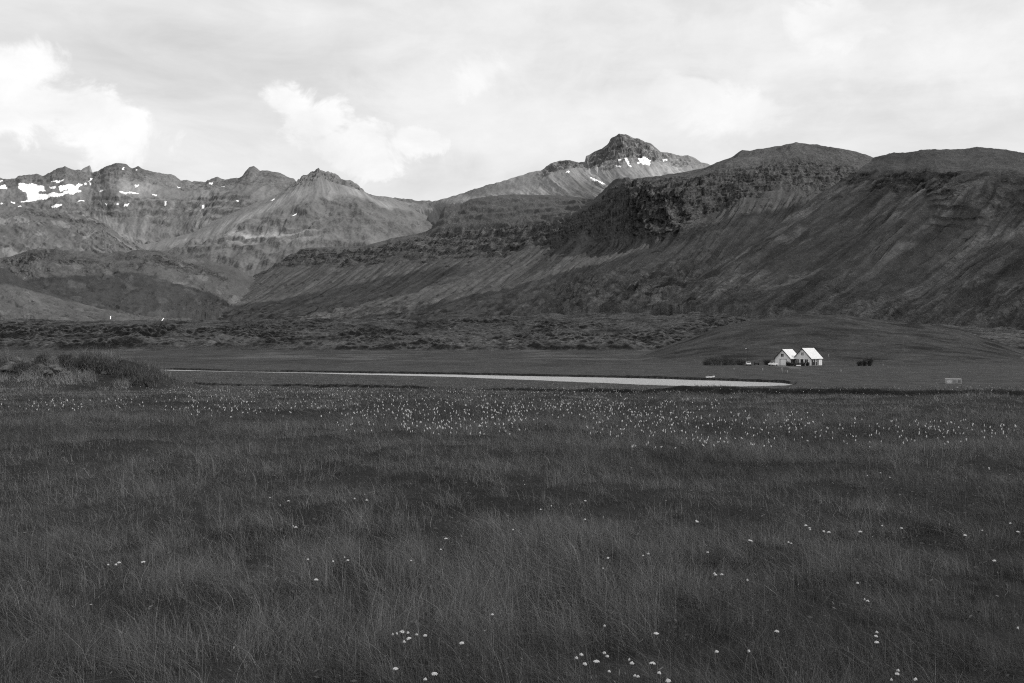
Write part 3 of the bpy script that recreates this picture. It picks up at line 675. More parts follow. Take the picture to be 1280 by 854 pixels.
SH = [[(-180,262,6050),(-180,285,5750),(-180,322,5300)],[(-60,256,6000),(-60,280,5700),(-60,320,5250)],[(0,257.5,5950),(2,280,5650),(5,320,5200)],[(40,260,5900),(48,282,5600),(58,320,5200)],[(85,267,5850),(98,288,5550),(110,320,5150)],[(116,272,5800),(130,291,5500),(145,320,5100)],[(138,284,5700),(152,300,5450),(170,322,5100)],[(150,296,5600),(168,308,5400),(190,324,5100)],[(165,310,5500),(190,318,5350),(215,328,5100)]]
loft('mountain_shoulder', SH, 520, 170, shape=shape_hill(300, .1, 1.2, .9, .06), mat=M_FAR, label='grey rounded shoulder below the snowfields', back=(300, 90))
MH = [[(-160,318,5000),(-160,345,4500),(-160,396,3700)],[(-60,322,5000),(-60,348,4500),(-60,397,3700)],[(0,321.5,5000),(0,348,4500),(0,398,3700)],[(49,311.5,4900),(47,346,4400),(42,398,3700)],[(84,313,4850),(88,350,4350),(86,398,3650)],[(131,316,4850),(130,352,4350),(128,397,3650)],[(182,312.6,4850),(176,352,4350),(168,396,3650)],[(230,320,4900),(222,358,4400),(208,394,3700)],[(279,330,4950),(262,362,4500),(240,392,3900)],[(310,343,5000),(285,368,4600),(262,391,4100)],[(350,362,5050),(320,378,4700),(290,391,4300)]]
loft('mountain_hill', MH, 800, 240, shape=shape_hill(330, .072, 1.2, 1.0, .03), mat=M_RIDGE, label='broad dark hill with craggy brow in the valley head', back=(420, 110))
LS = [[(-330,225,3900),(-330,300,3500),(-320,402,2700)],[(-160,272,3800),(-150,330,3400),(-140,403,2700)],[(-60,307,3700),(-48,350,3300),(-40,404,2650)],[(0,334,3600),(14,368,3200),(24,404,2650)],[(36,353.5,3550),(52,379,3150),(66,404,2650)],[(82,373,3500),(98,389,3150),(110,404,2650)],[(131,387,3450),(146,395,3150),(156,404,2650)],[(180,396,3350),(192,400,3100),(200,404,2650)],[(230,401,3250),(240,402.5,3000),(250,405,2650)]]
loft('mountain_flank', LS, 620, 200, shape=shape_hill(360, .07, .9, .15, .02), mat=M_RIDGE, label='smooth streaked flank sloping down to the lava field', back=(400, 70))

# ------------------------------------------------------------------ grass
def build_grass():
    V, T, Q, AL = [], [], [], []
    base = 0
    tiers = [(4.6, 12, 4200, 2, .0022, .185), (12, 30, 950, 2, .0036, .185), (30, 122, 44, 1, .017, .24), (122, 345, 2.6, 1, .06, .26)]
    for d0, d1, dens, seg, w0, h0 in tiers+[(84, 124, 130, 2, .022, .62)]:
        rush = h0 > .5
        um = .66 if d1 < 100 else .62
        side = 3.4 if d1 < 31 else (3.0 if d1 < 123 and not rush else 0)
        if side: um = .57
        n = int((um*(d1*d1-d0*d0)+2*side*(d1-d0))*dens)
        yg = np.linspace(d0, d1, 400); cw = um*(yg*yg-d0*d0)+2*side*(yg-d0)
        y = np.interp(RNG.uniform(0, cw[-1], n), cw, yg); x = RNG.uniform(-1, 1, n)*(um*y+side); u = x/y
        if rush:
            y, x = y[u < -.28], x[u < -.28]; u = x/y; n = len(x)
            sel = RNG.random(n) < np.clip((mound(x, y)-.25)*1.2, 0, 1)*(.35+.65*sstep(-.1,.3,fbm(x/2.2, y/2.2, 408, 3))); y, x, u = y[sel], x[sel], u[sel]; n = len(x)
        # tussock clumping
        cl = fbm(x/.55, y/.55, 401, 2) if d1 < 31 else fbm(x/2.5, y/4, 402, 3)
        big = fbm(x/5, y/6, 403, 3)
        keep = RNG.random(n) < np.clip(.7+1.0*cl+.6*big, .08, 1)
        sd, dn, px = river_sd(x, y)
        keep &= ~((sd > -2.5) | ((y > dn) & (px < 1000)))
        x, y, u, cl, big, px = (a[keep] for a in (x, y, u, cl, big, px)); n = len(x); dn = dn[keep]
        z = floor_z(x, y)
        md = mound(x, y)
        h = h0*RNG.uniform(.35, 1.2, n)*(1+.35*big+.5*cl)
        tall = (RNG.random(n) < .17) & (d1 < 31); h = np.where(tall, h0*RNG.uniform(1.3, 2.0, n)*(1+.3*big), h)
        h = h*np.where(y > dn-40, np.clip((dn-y)/40, .35, 1), 1)
        h = h*(1+1.6*np.clip(md/2.5, 0, 1)*RNG.random(n))
        w = w0*RNG.uniform(.6, 1.5, n)*np.clip(y/d0, 1, 3)**.6
        lip = np.exp(-((ditch(x, y)+.1)/1.1)**2)*(u > -.37); h = h*(1+.3*lip)
        # colour of the blades: fresh, dark sedge, dry straw, painted shade in hollows
        sm = fbm(x/.22, y/.3, 410, 3) if d1 < 31 else fbm(x/1.1, y/1.6, 411, 3)
        tone = .114*np.exp(.45*RNG.standard_normal(n))*(1+.25*big+.35*cl+.75*sm)
        dry = RNG.random(n) < (.09+.12*np.clip(fbm(x/3, y/3, 404, 3)+.2, 0, 1)); hol = sstep(.28,.5,fbm(x/1.9, y/1.3, 413, 3)) if d1 < 31 else sstep(.3,.5,fbm(x/6, y/4, 414, 3)); tone = tone*(1-.45*hol); h = h*(1-.35*hol)  # grass hollows: shade painted by darkening the shorter blades
        tone = np.where(dry, .24*RNG.uniform(.6, 1.4, n), tone)
        sedge = sstep(.1, .4, fbm(x/11, y/9, 405, 3)); tone = tone*(1-.35*sedge)
        straw = np.exp(-((x+46)/9)**2-((y-92)/3.4)**2)*1.3; tone = tone*(1+1.9*straw)
        tone = tone*(1-.6*lip)*(1+.12*np.clip(md/1.5, 0, 1))
        tone = np.clip(tone, .018, .4)
        a = RNG.uniform(0, math.pi, n)
        wx, wy = np.cos(a)*w*.5, np.sin(a)*w*.5
        # lean: a common wind bend with swirls, plus scatter
        wa = 2.6+2.4*fbm(x/1.3, y/1.3, 406, 3); ln = np.clip(np.where(tall, .62, .85)+.45*RNG.standard_normal(n), 0, 1.7)
        lx = (np.cos(wa)*.85+RNG.normal(0,.8,n))*ln*h; ly = (np.sin(wa)*.4+RNG.normal(0,.9,n))*ln*h
        hh = h*np.sqrt(np.clip(1-.33*ln*ln, .22, 1))
        lev = []
        ts = np.linspace(0, 1, seg+1)
        for k, t in enumerate(ts[:-1]):
            ww = (1-t)**.7
            cx, cy, cz = x+lx*t*t, y+ly*t*t, z-.03+hh*t*(1.12-.12*t)
            lev.append(np.stack([cx-wx*ww, cy-wy*ww, cz], -1)); lev.append(np.stack([cx+wx*ww, cy+wy*ww, cz], -1))
        lev.append(np.stack([x+lx, y+ly, z-.03+hh], -1))
        P = np.stack(lev, 1); k = P.shape[1]
        idx = base+np.arange(n)[:, None]*k
        for s in range(seg-1):
            Q.append(np.concatenate([idx+2*s, idx+2*s+1, idx+2*s+3, idx+2*s+2], 1))
        T.append(np.concatenate([idx+k-3, idx+k-2, idx+k-1], 1))
        V.append(P.reshape(-1, 3)); AL.append(np.repeat(tone, k)); base += n*k
    # broad herb leaves and dry seed heads between the blades
    for d0, d1, dens, hz, ll, ww, ton in ((4.6, 26, 80, .09, .02, .009, .095), (4.6, 40, 22, .36, .017, .0035, .17), (26, 80, 4, .16, .04, .02, .11)):
        n = int(.66*(d1*d1-d0*d0)*dens); y = np.sqrt(RNG.uniform(d0*d0, d1*d1, n)); u = RNG.uniform(-.66, .66, n); x = u*y
        k = RNG.random(n) < np.clip(.25+1.5*fbm(x/.9, y/1.1, 412, 3), 0, 1); x, y = x[k], y[k]; n = len(x); z = floor_z(x, y)
        c = np.stack([x, y, z+hz*RNG.uniform(.5, 1.1, n)], -1)
        a = RNG.normal(0, 1, (n,3)); a[:,2] = a[:,2]*.5+(.9 if hz > .3 else .1); a /= np.linalg.norm(a, axis=1)[:,None]
        b = np.cross(a, RNG.normal(0, 1, (n,3))); b /= np.linalg.norm(b, axis=1)[:,None]
        l = (ll*RNG.uniform(.6, 1.4, n))[:,None]; w = (ww*RNG.uniform(.7, 1.3, n))[:,None]
        P = np.stack([c-a*l, c+b*w, c+a*l, c-b*w], 1)
        idx = base+np.arange(n)[:, None]*4; Q.append(np.concatenate([idx, idx+1, idx+2, idx+3], 1)); V.append(P.reshape(-1,3))
        AL.append(np.repeat(np.clip(ton*np.exp(.35*RNG.standard_normal(n)), .03, .45), 4)); base += n*4
        if hz > .3:
            g = np.stack([x, y, z], -1); e = np.array([.0011, 0, 0]); wv = (y[:,None]/6)**.5*e
            P = np.stack([g-wv, g+wv, c-a*l*.9], 1); idx = base+np.arange(n)[:, None]*3; T.append(np.concatenate([idx, idx+1, idx+2], 1)); V.append(P.reshape(-1,3))
            AL.append(np.full(n*3, .12)); base += n*3
    o = raw_mesh('grass', np.concatenate(V), tris=np.concatenate(T), quads=np.concatenate(Q), mat=M_GRASS, attrs={'alb': np.concatenate(AL)}, smooth=True)
    kind(o, 'stuff', 'dense windblown meadow grass covering the whole near field', 'grass')
build_grass()

# ------------------------------------------------------------------ cotton grass and meadow flowers
def blob(bm, c, rx, rz, mi=0, jit=.25, sub=1):
    r = bmesh.ops.create_icosphere(bm, subdivisions=sub, radius=1)
    for v in r['verts']:
        v.co = Vector((v.co.x*rx, v.co.y*rx, v.co.z*rz))*(1+random.uniform(-jit, jit))+Vector(c)
    for f in {f for v in r['verts'] for f in v.link_faces}: f.material_index = mi; f.smooth = True
def cotton_mesh(k):
    bm = bmesh.new(); random.seed(900+k)
    h = .42+.03*k; lx = random.uniform(-.05, .05)
    tube(bm, (0,0,0), (lx*.4,0,h*.6), .002, .0018, 4, 0); tube(bm, (lx*.4,0,h*.6), (lx,0,h), .0018, .0015, 4, 0)
    for j in range(random.choice((2,3,3))):
        ox, oy = random.uniform(-.016,.016), random.uniform(-.014,.014); dz = random.uniform(-.02, .012)
        tube(bm, (lx,0,h-.01), (lx+ox,oy,h+dz), .001, .001, 3, 0)
        blob(bm, (lx+ox, oy, h+dz-.006), .016, .0165, 1)
    me = bpy.data.meshes.new('cotton_grass'); bm.to_mesh(me); bm.free(); me.materials.append(M_STEM); me.materials.append(M_COTTON)
    return me
COTTON = [cotton_mesh(k) for k in range(5)]
def band(n, x0, x1, y0, y1, clump=8, sx=26, sy=4):
    pts = []
    cs = [(random.uniform(x0,x1), random.uniform(y0,y1)) for _ in range(max(1, n//clump))]
    while len(pts) < n:
        if random.random() < .6:
            c = random.choice(cs); p = (random.gauss(c[0], sx), random.gauss(c[1], sy))
        else: p = (random.uniform(x0,x1), random.uniform(y0,y1))
        if x0-20 < p[0] < x1+20 and y0-2 < p[1] < y1+2: pts.append(p)
    return pts
def build_cotton():
    random.seed(21)
    pts = band(34, 0, 100, 513, 527)+band(26, 60, 200, 512, 528)+band(90, 205, 400, 516, 534)+band(60, 200, 420, 497, 516)
    pts += band(330, 400, 780, 498, 530)+band(190, 420, 660, 528, 556)+band(50, 500, 640, 548, 566)+band(170, 640, 900, 512, 545)
    pts += band(170, 740, 1010, 530, 562)+band(60, 780, 1000, 556, 585)+band(110, 980, 1210, 542, 574)+band(28, 1180, 1280, 548, 565)+[(586,571),(648,567),(790,577),(964,583),(1005,551),(1238,611)]
    pts += band(170, 190, 420, 487, 498, sy=2)+band(150, 420, 800, 488, 499, sy=2)+band(110, 700, 1280, 487, 500, sy=2)
    items = []
    for px, py in pts:
        x, y, z = ground_at(px, py+ .42/30*F*.35)
        items.append((y, x, z))
    items.sort()
    for i, (y, x, z) in enumerate(items[:300]):
        o = bpy.data.objects.new('cotton_grass', COTTON[i % 5]); COL.objects.link(o)
        s = random.choice((.3,.4,.48,.55,.7)); o.location = (x, y, z-.02); o.scale = (s, s, random.uniform(.8, 1.05)); o.rotation_euler = (random.uniform(-.1,.1), random.uniform(-.12,.12), random.uniform(0, 6.28))
        tag(o, 'white tufted cotton grass stalk standing in the flowering band across the meadow', 'cotton grass', 'cotton grass stalks across the meadow')
    V, T, MI = [], [], []; base = 0
    for y, x, z in items[300:]:
        me = COTTON[random.randrange(5)]; s = random.uniform(.3, .75)
        co = np.empty(len(me.vertices)*3); me.vertices.foreach_get('co', co); co = co.reshape(-1,3)*np.array([s, s, 1.0])
        a = random.uniform(0, 6.28); c, sn = math.cos(a), math.sin(a)
        co = np.stack([co[:,0]*c-co[:,1]*sn+x, co[:,0]*sn+co[:,1]*c+y, co[:,2]+z-.02], -1)
        for p in me.polygons:
            v = list(p.vertices)
            for k in range(1, len(v)-1): T.append((base+v[0], base+v[k], base+v[k+1])); MI.append(p.material_index)
        V.append(co); base += len(co)
    o = raw_mesh('cotton_grass_drift', np.concatenate(V), tris=np.array(T), mats=[M_STEM, M_COTTON], midx=MI)
    kind(o, 'stuff', 'countless distant white cotton grass tufts beyond the nearest ones', 'cotton grass')
build_cotton()

def flower_meshes(k):
    random.seed(500+k)
    h = .36+.02*k
    bm = bmesh.new(); tube(bm, (0,0,0), (.01,0,h*.5), .0028, .0024, 5); tube(bm, (.01,0,h*.5), (.0,.01,h), .0024, .002, 5)
    for j in range(7):
        a = j*.9; tube(bm, (0,.01,h-.03), (.016*math.cos(a), .01+.016*math.sin(a), h+.004), .0012, .001, 3)
    stem = bpy.data.meshes.new('white_flower'); bm.to_mesh(stem); bm.free(); stem.materials.append(M_STEM)
    bm = bmesh.new()
    for j in range(22):
        r = .027*math.sqrt((j+.5)/22); a = j*2.4
        blob(bm, (r*math.cos(a), .01+r*math.sin(a), h+.008-r*r*9+random.uniform(-.002,.002)), .0068, .0045, 0, .3)
    head = bpy.data.meshes.new('flower_head'); bm.to_mesh(head); bm.free(); head.materials.append(M_PETAL)
    return stem, head
FLW = [flower_meshes(k) for k in range(4)]
def build_flowers():
    groups = [
     ('in the tight low cluster amid dark grass', 'flowers of the tight cluster', [(493,792),(500,789),(507,787),(525,790),(513,797),(530,791),(497,786),(519,795)]),
     ('in the large loose scatter at the grass edge', 'flowers of the loose scatter', [(721,823),(720,829),(738,826),(766,820),(780,822),(783,826),(810,830),(788,840),(827,843),(835,845),(752,812),(765,834),(722,816)]),
     ('in the small knot of four by the dark grass corner', 'flowers of the corner knot', [(1110,845),(1116,836),(1119,837),(1153,850)]),
     ('alone or paired in plain grass', 'scattered flowers in the near grass', [(1083,747),(1079,751),(1088,791),(1094,791),(1097,804),(753,778),(813,790),(968,788),(940,813),(892,812),(622,765),(576,805),(540,838),(541,849),(489,832),(1268,785),(1072,728),(805,845)]),
     ('far off in the middle meadow', 'small flowers of the middle meadow', [(140,704),(145,706),(152,703),(183,702),(428,699),(434,695),(417,701),(545,686),(390,698),(365,657),(370,659),(905,718),(893,719),(928,721),(886,715),(811,692),(808,694),(763,695),(760,708),(934,674),(938,676),(985,679),(1008,655),(1012,660),(1015,658),(1022,662),(1036,664),(1100,656),(1130,660),(1074,663),(875,650),(868,652),(670,636),(690,632),(736,648),(729,625),(880,690),(985,676),(640,660),(560,673),(510,700),(1240,700),(1200,668),(1232,662),(1268,664),(1262,654),(390,724),(335,622),(362,626),(440,622),(455,625),(660,605),(1090,594),(1110,596),(1100,590),(350,630)])]
    random.seed(31); i = 0
    for lab, grp, pts in groups:
        for px, py in pts:
            h = .4
            # the head, not the foot, stands at the pixel
            d = (CAMZ-h)/(py-HY)*F
            for _ in range(4):
                x = (px-CX)/F*d; z = gz(x, d); d = (CAMZ-h-z)/(py-HY)*F
            st, hd = FLW[i % 4]; i += 1
            o = bpy.data.objects.new('white_flower', st); COL.objects.link(o)
            s = random.choice((.2,.27,.33,.4,.5,.58)); o.location = ((px-CX)/F*d, d, z); o.scale = (s, s, h/(.37+.02*((i-1) % 4))); o.rotation_euler = (random.uniform(-.12,.12), random.uniform(-.12,.12), random.uniform(0, 6.28))
            tag(o, 'white flat topped wildflower '+lab, 'flower', grp)
            c = bpy.data.objects.new('flower_head', hd); COL.objects.link(c); c.parent = o
build_flowers()

# ------------------------------------------------------------------ farm buildings
def at(px, d): return ((px-CX)/F*d, d)
def gable_building(name, label, cx_px, d, W, L, eave, apex, rz, detail):
    x, y = at(cx_px, d)
    t = thing(name, label, 'house' if name == 'farmhouse' else 'garage', (x, y, -6.32), rz)
    bm = bmesh.new(); hw = W/2                                 # front gable in the plane y=0, building runs to +y
    prism(bm, [(-hw,0),(hw,0),(hw,eave),(0,apex),(-hw,eave)], 0, L); obj('wall', bm, M_WALL, t)
    ov, th = .35, .14; sl = (apex-eave)/hw
    rf = None
    bm = bmesh.new()
    for s in (-1, 1):
        e = hw+ov
        prism(bm, [(0, apex+.02),(s*e, apex-sl*e+.02),(s*e, apex-sl*e+.02+th),(0, apex+.02+th)], -.4, L+.4)
    for s in (-1, 1):                                          # raised seams of the sheet metal
        for j in range(int(L/.6)):
            yy = -.3+j*.6
            prism(bm, [(s*.05, apex+.16-sl*.05),(s*(hw+ov-.02), apex-sl*(hw+ov-.02)+.16),(s*(hw+ov-.02), apex-sl*(hw+ov-.02)+.2),(s*.05, apex+.2-sl*.05)], yy, yy+.05)
    rf = obj('roof', bm, M_ROOF, t)
    bm = bmesh.new()
    for s in (-1, 1):
        e = hw+ov+.02
        prism(bm, [(0, apex-.22),(s*e, apex-sl*e-.22),(s*e, apex-sl*e+.19),(0, apex+.19)], -.47, -.402)
    obj('bargeboard', bm, M_DARK, rf)
    bm = bmesh.new(); box(bm, hw+ov-.06, hw+ov+.06, -.4, L+.4, apex-sl*(hw+ov)-.1, apex-sl*(hw+ov)+.0); obj('gutter', bm, M_DARK, rf)
    detail(t, W, L, eave, apex)
    return t
def window(t, x0, x1, z0, z1, glass, mullions=1, y=0, name='window', cross=True):
    fr = .09; bm = bmesh.new()
    box(bm, x0-fr, x1+fr, y-.05, y-.002, z1, z1+fr); box(bm, x0-fr, x1+fr, y-.07, y-.002, z0-fr, z0)
    box(bm, x0-fr, x0, y-.05, y-.002, z0, z1); box(bm, x1, x1+fr, y-.05, y-.002, z0, z1)
    for k in range(mullions):
        xm = x0+(x1-x0)*(k+1)/(mullions+1); box(bm, xm-.03, xm+.03, y-.045, y-.004, z0, z1)
    o = obj(name, bm, M_TRIM, t)
    bm = bmesh.new(); box(bm, x0, x1, y-.03, y-.006, z0, z1); obj('pane', bm, glass, o)
    return o
def house_detail(t, W, L, eave, apex):
    window(t, -2.95, -1.3, .95, 2.55, M_GLASS2); window(t, 1.0, 2.3, 1.0, 2.5, M_GLASS, 1)
    window(t, -.55, .55, 4.0, 5.2, M_GLASS2, 1)
    bm = bmesh.new(); box(bm, -.75, .45, -.06, -.002, 0.1, 2.55); d = obj('door', bm, M_DARK, t)
    bm = bmesh.new(); box(bm, -.93, -.76, -.08, -.003, .1, 2.7); box(bm, .46, .63, -.08, -.003, .1, 2.7); box(bm, -.76, .46, -.08, -.003, 2.56, 2.7); obj('door_frame', bm, M_TRIM, d)
    bm = bmesh.new(); box(bm, .28, .36, -.12, -.061, 1.15, 1.25); obj('handle', bm, M_CHROME, d)
    bm = bmesh.new(); box(bm, W/2-.35, W/2+.06, -.04, .0, -.0, 1.0); box(bm, -W/2-.04, -W/2+.25, -.03, 0, 0, eave-.2); obj('corner_board', bm, M_TRIM, t)
    # dark boarded long side with white posts and a pale end bay
    bm = bmesh.new()
    hw = W/2
    for j in range(int(6.4/.2)):
        box(bm, hw+.003, hw+.05+.015*(j % 2), .35+j*.2, .35+j*.2+.19, .1, eave-.15)
    obj('cladding', bm, M_DARK, t)
    bm = bmesh.new(); box(bm, hw+.003, hw+.06, 7.0, L-.1, .15, eave-.3); obj('end_bay', bm, M_TRIM, t)
    for y in (3.6, 5.4, 6.85, 8.3):
        bm = bmesh.new(); box(bm, hw+.062, hw+.16, y-.09, y+.09, .05, eave-.12); obj('post', bm, M_TRIM, t)
    for y in (2.1, 4.4):
        bm = bmesh.new(); box(bm, hw+.07, hw+.12, y-.4, y+.4, 1.5, 2.35); w = obj('window', bm, M_TRIM, t)
        bm = bmesh.new(); box(bm, hw+.121, hw+.14, y-.3, y+.3, 1.6, 2.25); obj('pane', bm, M_GLASS2, w)
    bm = bmesh.new(); box(bm, -W/2-.03, W/2+.03, -.03, L+.03, -.4, .08); obj('foundation', bm, M_CONC, t)
    bm = bmesh.new(); box(bm, .35, .8, L*.55, L*.55+.5, apex-.9, apex+.0); 
    bm.free()
def garage_detail(t, W, L, eave, apex):
    bm = bmesh.new(); box(bm, -.95, 1.45, -.06, -.002, .05, 2.45); dr = obj('garage_door', bm, M_TRIM, t)
    bm = bmesh.new()
    for k in range(1, 5): box(bm, -.9, 1.4, -.075, -.061, .05+k*.48-.015, .05+k*.48+.015)
    obj('door_rib', bm, M_WALL, dr)
    bm = bmesh.new(); box(bm, -1.18, -.953, -.09, -.003, .05, 2.6); box(bm, -.952, 1.6, -.09, -.003, 2.46, 2.6); box(bm, 1.452, 1.6, -.09, -.003, .05, 2.459); obj('door_frame', bm, M_DARK, dr)
    window(t, -.75, .45, 3.45, 4.7, M_GLASS, 1)
    bm = bmesh.new(); box(bm, -W/2-.03, W/2+.03, -.03, L+.03, -.4, .04); obj('foundation', bm, M_CONC, t)
    bm = bmesh.new(); box(bm, W/2+.003, W/2+.05, .2, L-.2, .2, eave-.15); obj('cladding', bm, M_DARK, t)
YAW = R(-41)
gable_building('farmhouse', 'white farmhouse with steep pale roof, central dark door and dark boarded side', 1003.0, 390.5, 7.1, 10.2, 2.95, 6.75, YAW, house_detail)
gable_building('garage', 'white gabled garage with wide pale door, small dark attic window and pickup beside it', 978.3, 391.5, 6.4, 8.2, 2.95, 6.3, YAW, garage_detail)
# dark link between the two
x, y = at(990.0, 397)
t = thing('link_shed', 'low dark shed joining the garage to the farmhouse', 'shed', (x, y, -6.32), YAW)
bm = bmesh.new(); box(bm, -1.0, .2, 0, 3, 0, 2.2); obj('wall', bm, M_DARK, t)
bm = bmesh.new(); prism(bm, [(-1.1,2.2),(.3,2.3),(.3,2.4),(-1.1,2.3)], -.15, 3.1); obj('roof', bm, M_DARK, t)
bm = bmesh.new(); box(bm, -.8, 0, -.05, -.003, .05, 1.9); obj('door', bm, M_DARK, t)

# ------------------------------------------------------------------ vehicles
def vehicle(name, label, cat, px, d, rz, paint, pickup=False, lift=0):
    x, y = at(px, d); t = thing(name, label, cat, (x, y, gz(x, y)+lift), rz)
    Lh, Wh = 2.2, .85
    bm = bmesh.new()
    if pickup: prof = [(-Lh,.35),(-Lh,.95),(-.75+.0,.98),(-.35,1.0),(-.3,1.0),(1.25,1.0),(Lh,.88),(Lh+.05,.4)]
    else: prof = [(-Lh,.35),(-Lh-.03,.75),(-Lh+.1,.95),(-1.2,1.0),(1.0,.98),(Lh-.1,.82),(Lh+.03,.6),(Lh,.35)]
    prism(bm, [(p[0],p[1]) for p in prof], -Wh, Wh, axis='y')
    bmesh.ops.bevel(bm, geom=[e for e in bm.edges], offset=.05, segments=2, affect='EDGES')
    obj('body', bm, paint, t, smooth=False)
    bm = bmesh.new(); c0, c1 = (-.35, 1.25) if pickup else (-1.75, 1.05)
    A = [(c0+.08,-Wh+.06,.99),(c1,-Wh+.06,.97),(c1,Wh-.06,.97),(c0+.08,Wh-.06,.99)]; B = [(c0+.2,-Wh+.16,1.44),(c1-.6,-Wh+.16,1.46),(c1-.6,Wh-.16,1.46),(c0+.2,Wh-.16,1.44)]
    a = [bm.verts.new(p) for p in A]; b = [bm.verts.new(p) for p in B]
    for i in range(4): bm.faces.new([a[i], a[(i+1)%4], b[(i+1)%4], b[i]])
    bm.faces.new(b); bm.faces.new(a[::-1])
    cab = obj('cabin_glass', bm, M_GLASS, t)
    bm = bmesh.new(); box(bm, c0+.18, c1-.58, -Wh+.14, Wh-.14, 1.442, 1.50, .02)
    for s in (-1, 1):
        for xx0, zz0, xx1, zz1 in ((c0+.08,.98,c0+.2,1.45),(c1,.97,c1-.6,1.46),((c0+c1)/2-.1,.98,(c0+c1)/2-.1,1.45)):
            tube(bm, (xx0, s*(Wh-.05), zz0), (xx1, s*(Wh-.15), zz1), .045, .045, 5)
    obj('roof', bm, paint, t)
    for sx in (-1.35, 1.4):
        for s in (-1, 1):
            bm = bmesh.new(); tube(bm, (sx, s*(Wh-.2), .32), (sx, s*(Wh+.03), .32), .32, .32, 16); w = obj('wheel', bm, M_TYRE, t)
            bm = bmesh.new(); tube(bm, (sx, s*(Wh+.031), .32), (sx, s*(Wh+.045), .32), .18, .16, 12); obj('rim', bm, M_CHROME, w)
    for s in (-1, 1):
        bm = bmesh.new(); box(bm, Lh+.0, Lh+.06, s*.6-.16, s*.6+.16, .6, .74); obj('headlight', bm, M_LAMP, t)
        bm = bmesh.new(); box(bm, -Lh-.07, -Lh-.0, s*.68-.1, s*.68+.1, .62, .82); obj('tail_light', bm, M_TYRE, t)
    bm = bmesh.new(); box(bm, Lh+.04, Lh+.14, -.8, .8, .36, .5, .02); obj('bumper', bm, M_TYRE, t)
    if pickup:
        bm = bmesh.new(); box(bm, -2.1, -.45, -.72, .72, .96, .984); obj('cargo_bed', bm, M_TYRE, t)
    return t
vehicle('pickup_truck', 'white pickup truck parked at the garage corner', 'pickup truck', 966.3, 386.5, R(222), M_CARW, True)
vehicle('parked_car', 'white car parked end-on under the lamp post', 'car', 935.4, 391, R(262), M_CARW)
vehicle('parked_car', 'dark car with pale roof parked between the lamp post and the garage bush', 'car', 945.6, 400, R(80), M_CARD)

# ------------------------------------------------------------------ lamp post, poles, posts, block, boat
x, y = at(934.2, 392); t = thing('lamp_post', 'thin dark lamp post with white lamp head beside the willow row', 'lamp post', (x, y, gz(x, y)))
bm = bmesh.new(); tube(bm, (0,0,-.2), (0,0,6.3), .09, .06, 8); tube(bm, (0,0,6.3), (-.35,0,6.55), .04, .035, 6); obj('pole', bm, M_DARK, t)
bm = bmesh.new(); box(bm, -.75, -.3, -.17, .17, 6.5, 6.75, .04); obj('lamp_head', bm, M_LAMP, t)
def utility_pole(px, py0, d, h, label):
    x, y = at(px, d); z = max(gz(x, y), CAMZ+(HY-py0)/F*d-2)
    t = thing('utility_pole', label, 'utility pole', (x, y, gz(x, y)-.3), group='power line poles')
    bm = bmesh.new(); tube(bm, (0,0,0), (0,0,h), .24, .2, 8); obj('pole', bm, M_GREYWOOD, t)
    bm = bmesh.new(); box(bm, -1.5, 1.5, -.14, -.0, h-.9, h-.68); obj('crossarm', bm, M_GREYWOOD, t)
    for k in (-1.3, 0, 1.3):
        bm = bmesh.new(); tube(bm, (k, -.07, h-.68), (k, -.07, h-.35), .07, .05, 6); obj('insulator', bm, M_LAMP, t)
utility_pole(913, 411, 1420, 11.5, 'pale utility pole with crossarm on the mossy lava above the willow row')
utility_pole(1227.5, 417, 1480, 9.5, 'pale utility pole on the dark slope past the end of the knoll')
FPX = [(953.4,464,.9,'leaning grey fence post at the edge of the gravel track'),(977.6,466,1.5,'tall pale fence post at the side of the gravel track below the garage'),(984.6,467,.9,'short pale fence post just past the tall one by the track'),(917.6,462.6,.6,'stubby white post in the grass below the willow row'),
       (1103.6,458,.9,'single pale post in the grass past the dark bush'),(1051,466,.9,'pale fence post in the grass below the farmhouse drive'),(1035.5,447.5,1.6,'thin pale post on the turf slope behind the farmhouse')]
for px, py, h, lab in FPX:
    x, y, z = ground_at(px, py)
    bm = bmesh.new(); tube(bm, (0,0,-.2), (random.uniform(-.08,.08),0,h), .13, .11, 7); tube(bm, (0,0,h-.001), (0,0,h+.05), .1, .04, 7)
    o = obj('fence_post', bm, M_GREYWOOD, None, loc=(x, y, z)); tag(o, lab, 'fence post', 'pale posts around the farm')
x, y, z = ground_at(1191.5, 479.6)
t = thing('concrete_tank', 'weathered pale concrete box standing alone in the grass', 'concrete tank', (x, y, z-.1), R(-18))
bm = bmesh.new(); box(bm, -1.55, 1.6, -.8, .8, 0, 1.02, .03); obj('body', bm, M_CONC, t)
bm = bmesh.new(); box(bm, -1.6, 1.65, -.85, .85, 1.02, 1.14, .02); obj('lid', bm, plain('pale_concrete', .55, .9, .1, var=.3, scale=3), t)
for k, (a, b) in enumerate(((-1.3,-.45),(-.2,.6),(.8,1.4))):
    bm = bmesh.new(); box(bm, a, b, -.825, -.802, .2, .85); obj('side_panel', bm, plain('stained_concrete', (.55,.26,.18)[k], .9, .1, var=.6, scale=5), t)
x, y, z = ground_at(888.2, 474.0)
t = thing('rowing_boat', 'small white rowing boat pulled up on the grassy riverbank', 'boat', (x, y, z-.02), R(16))
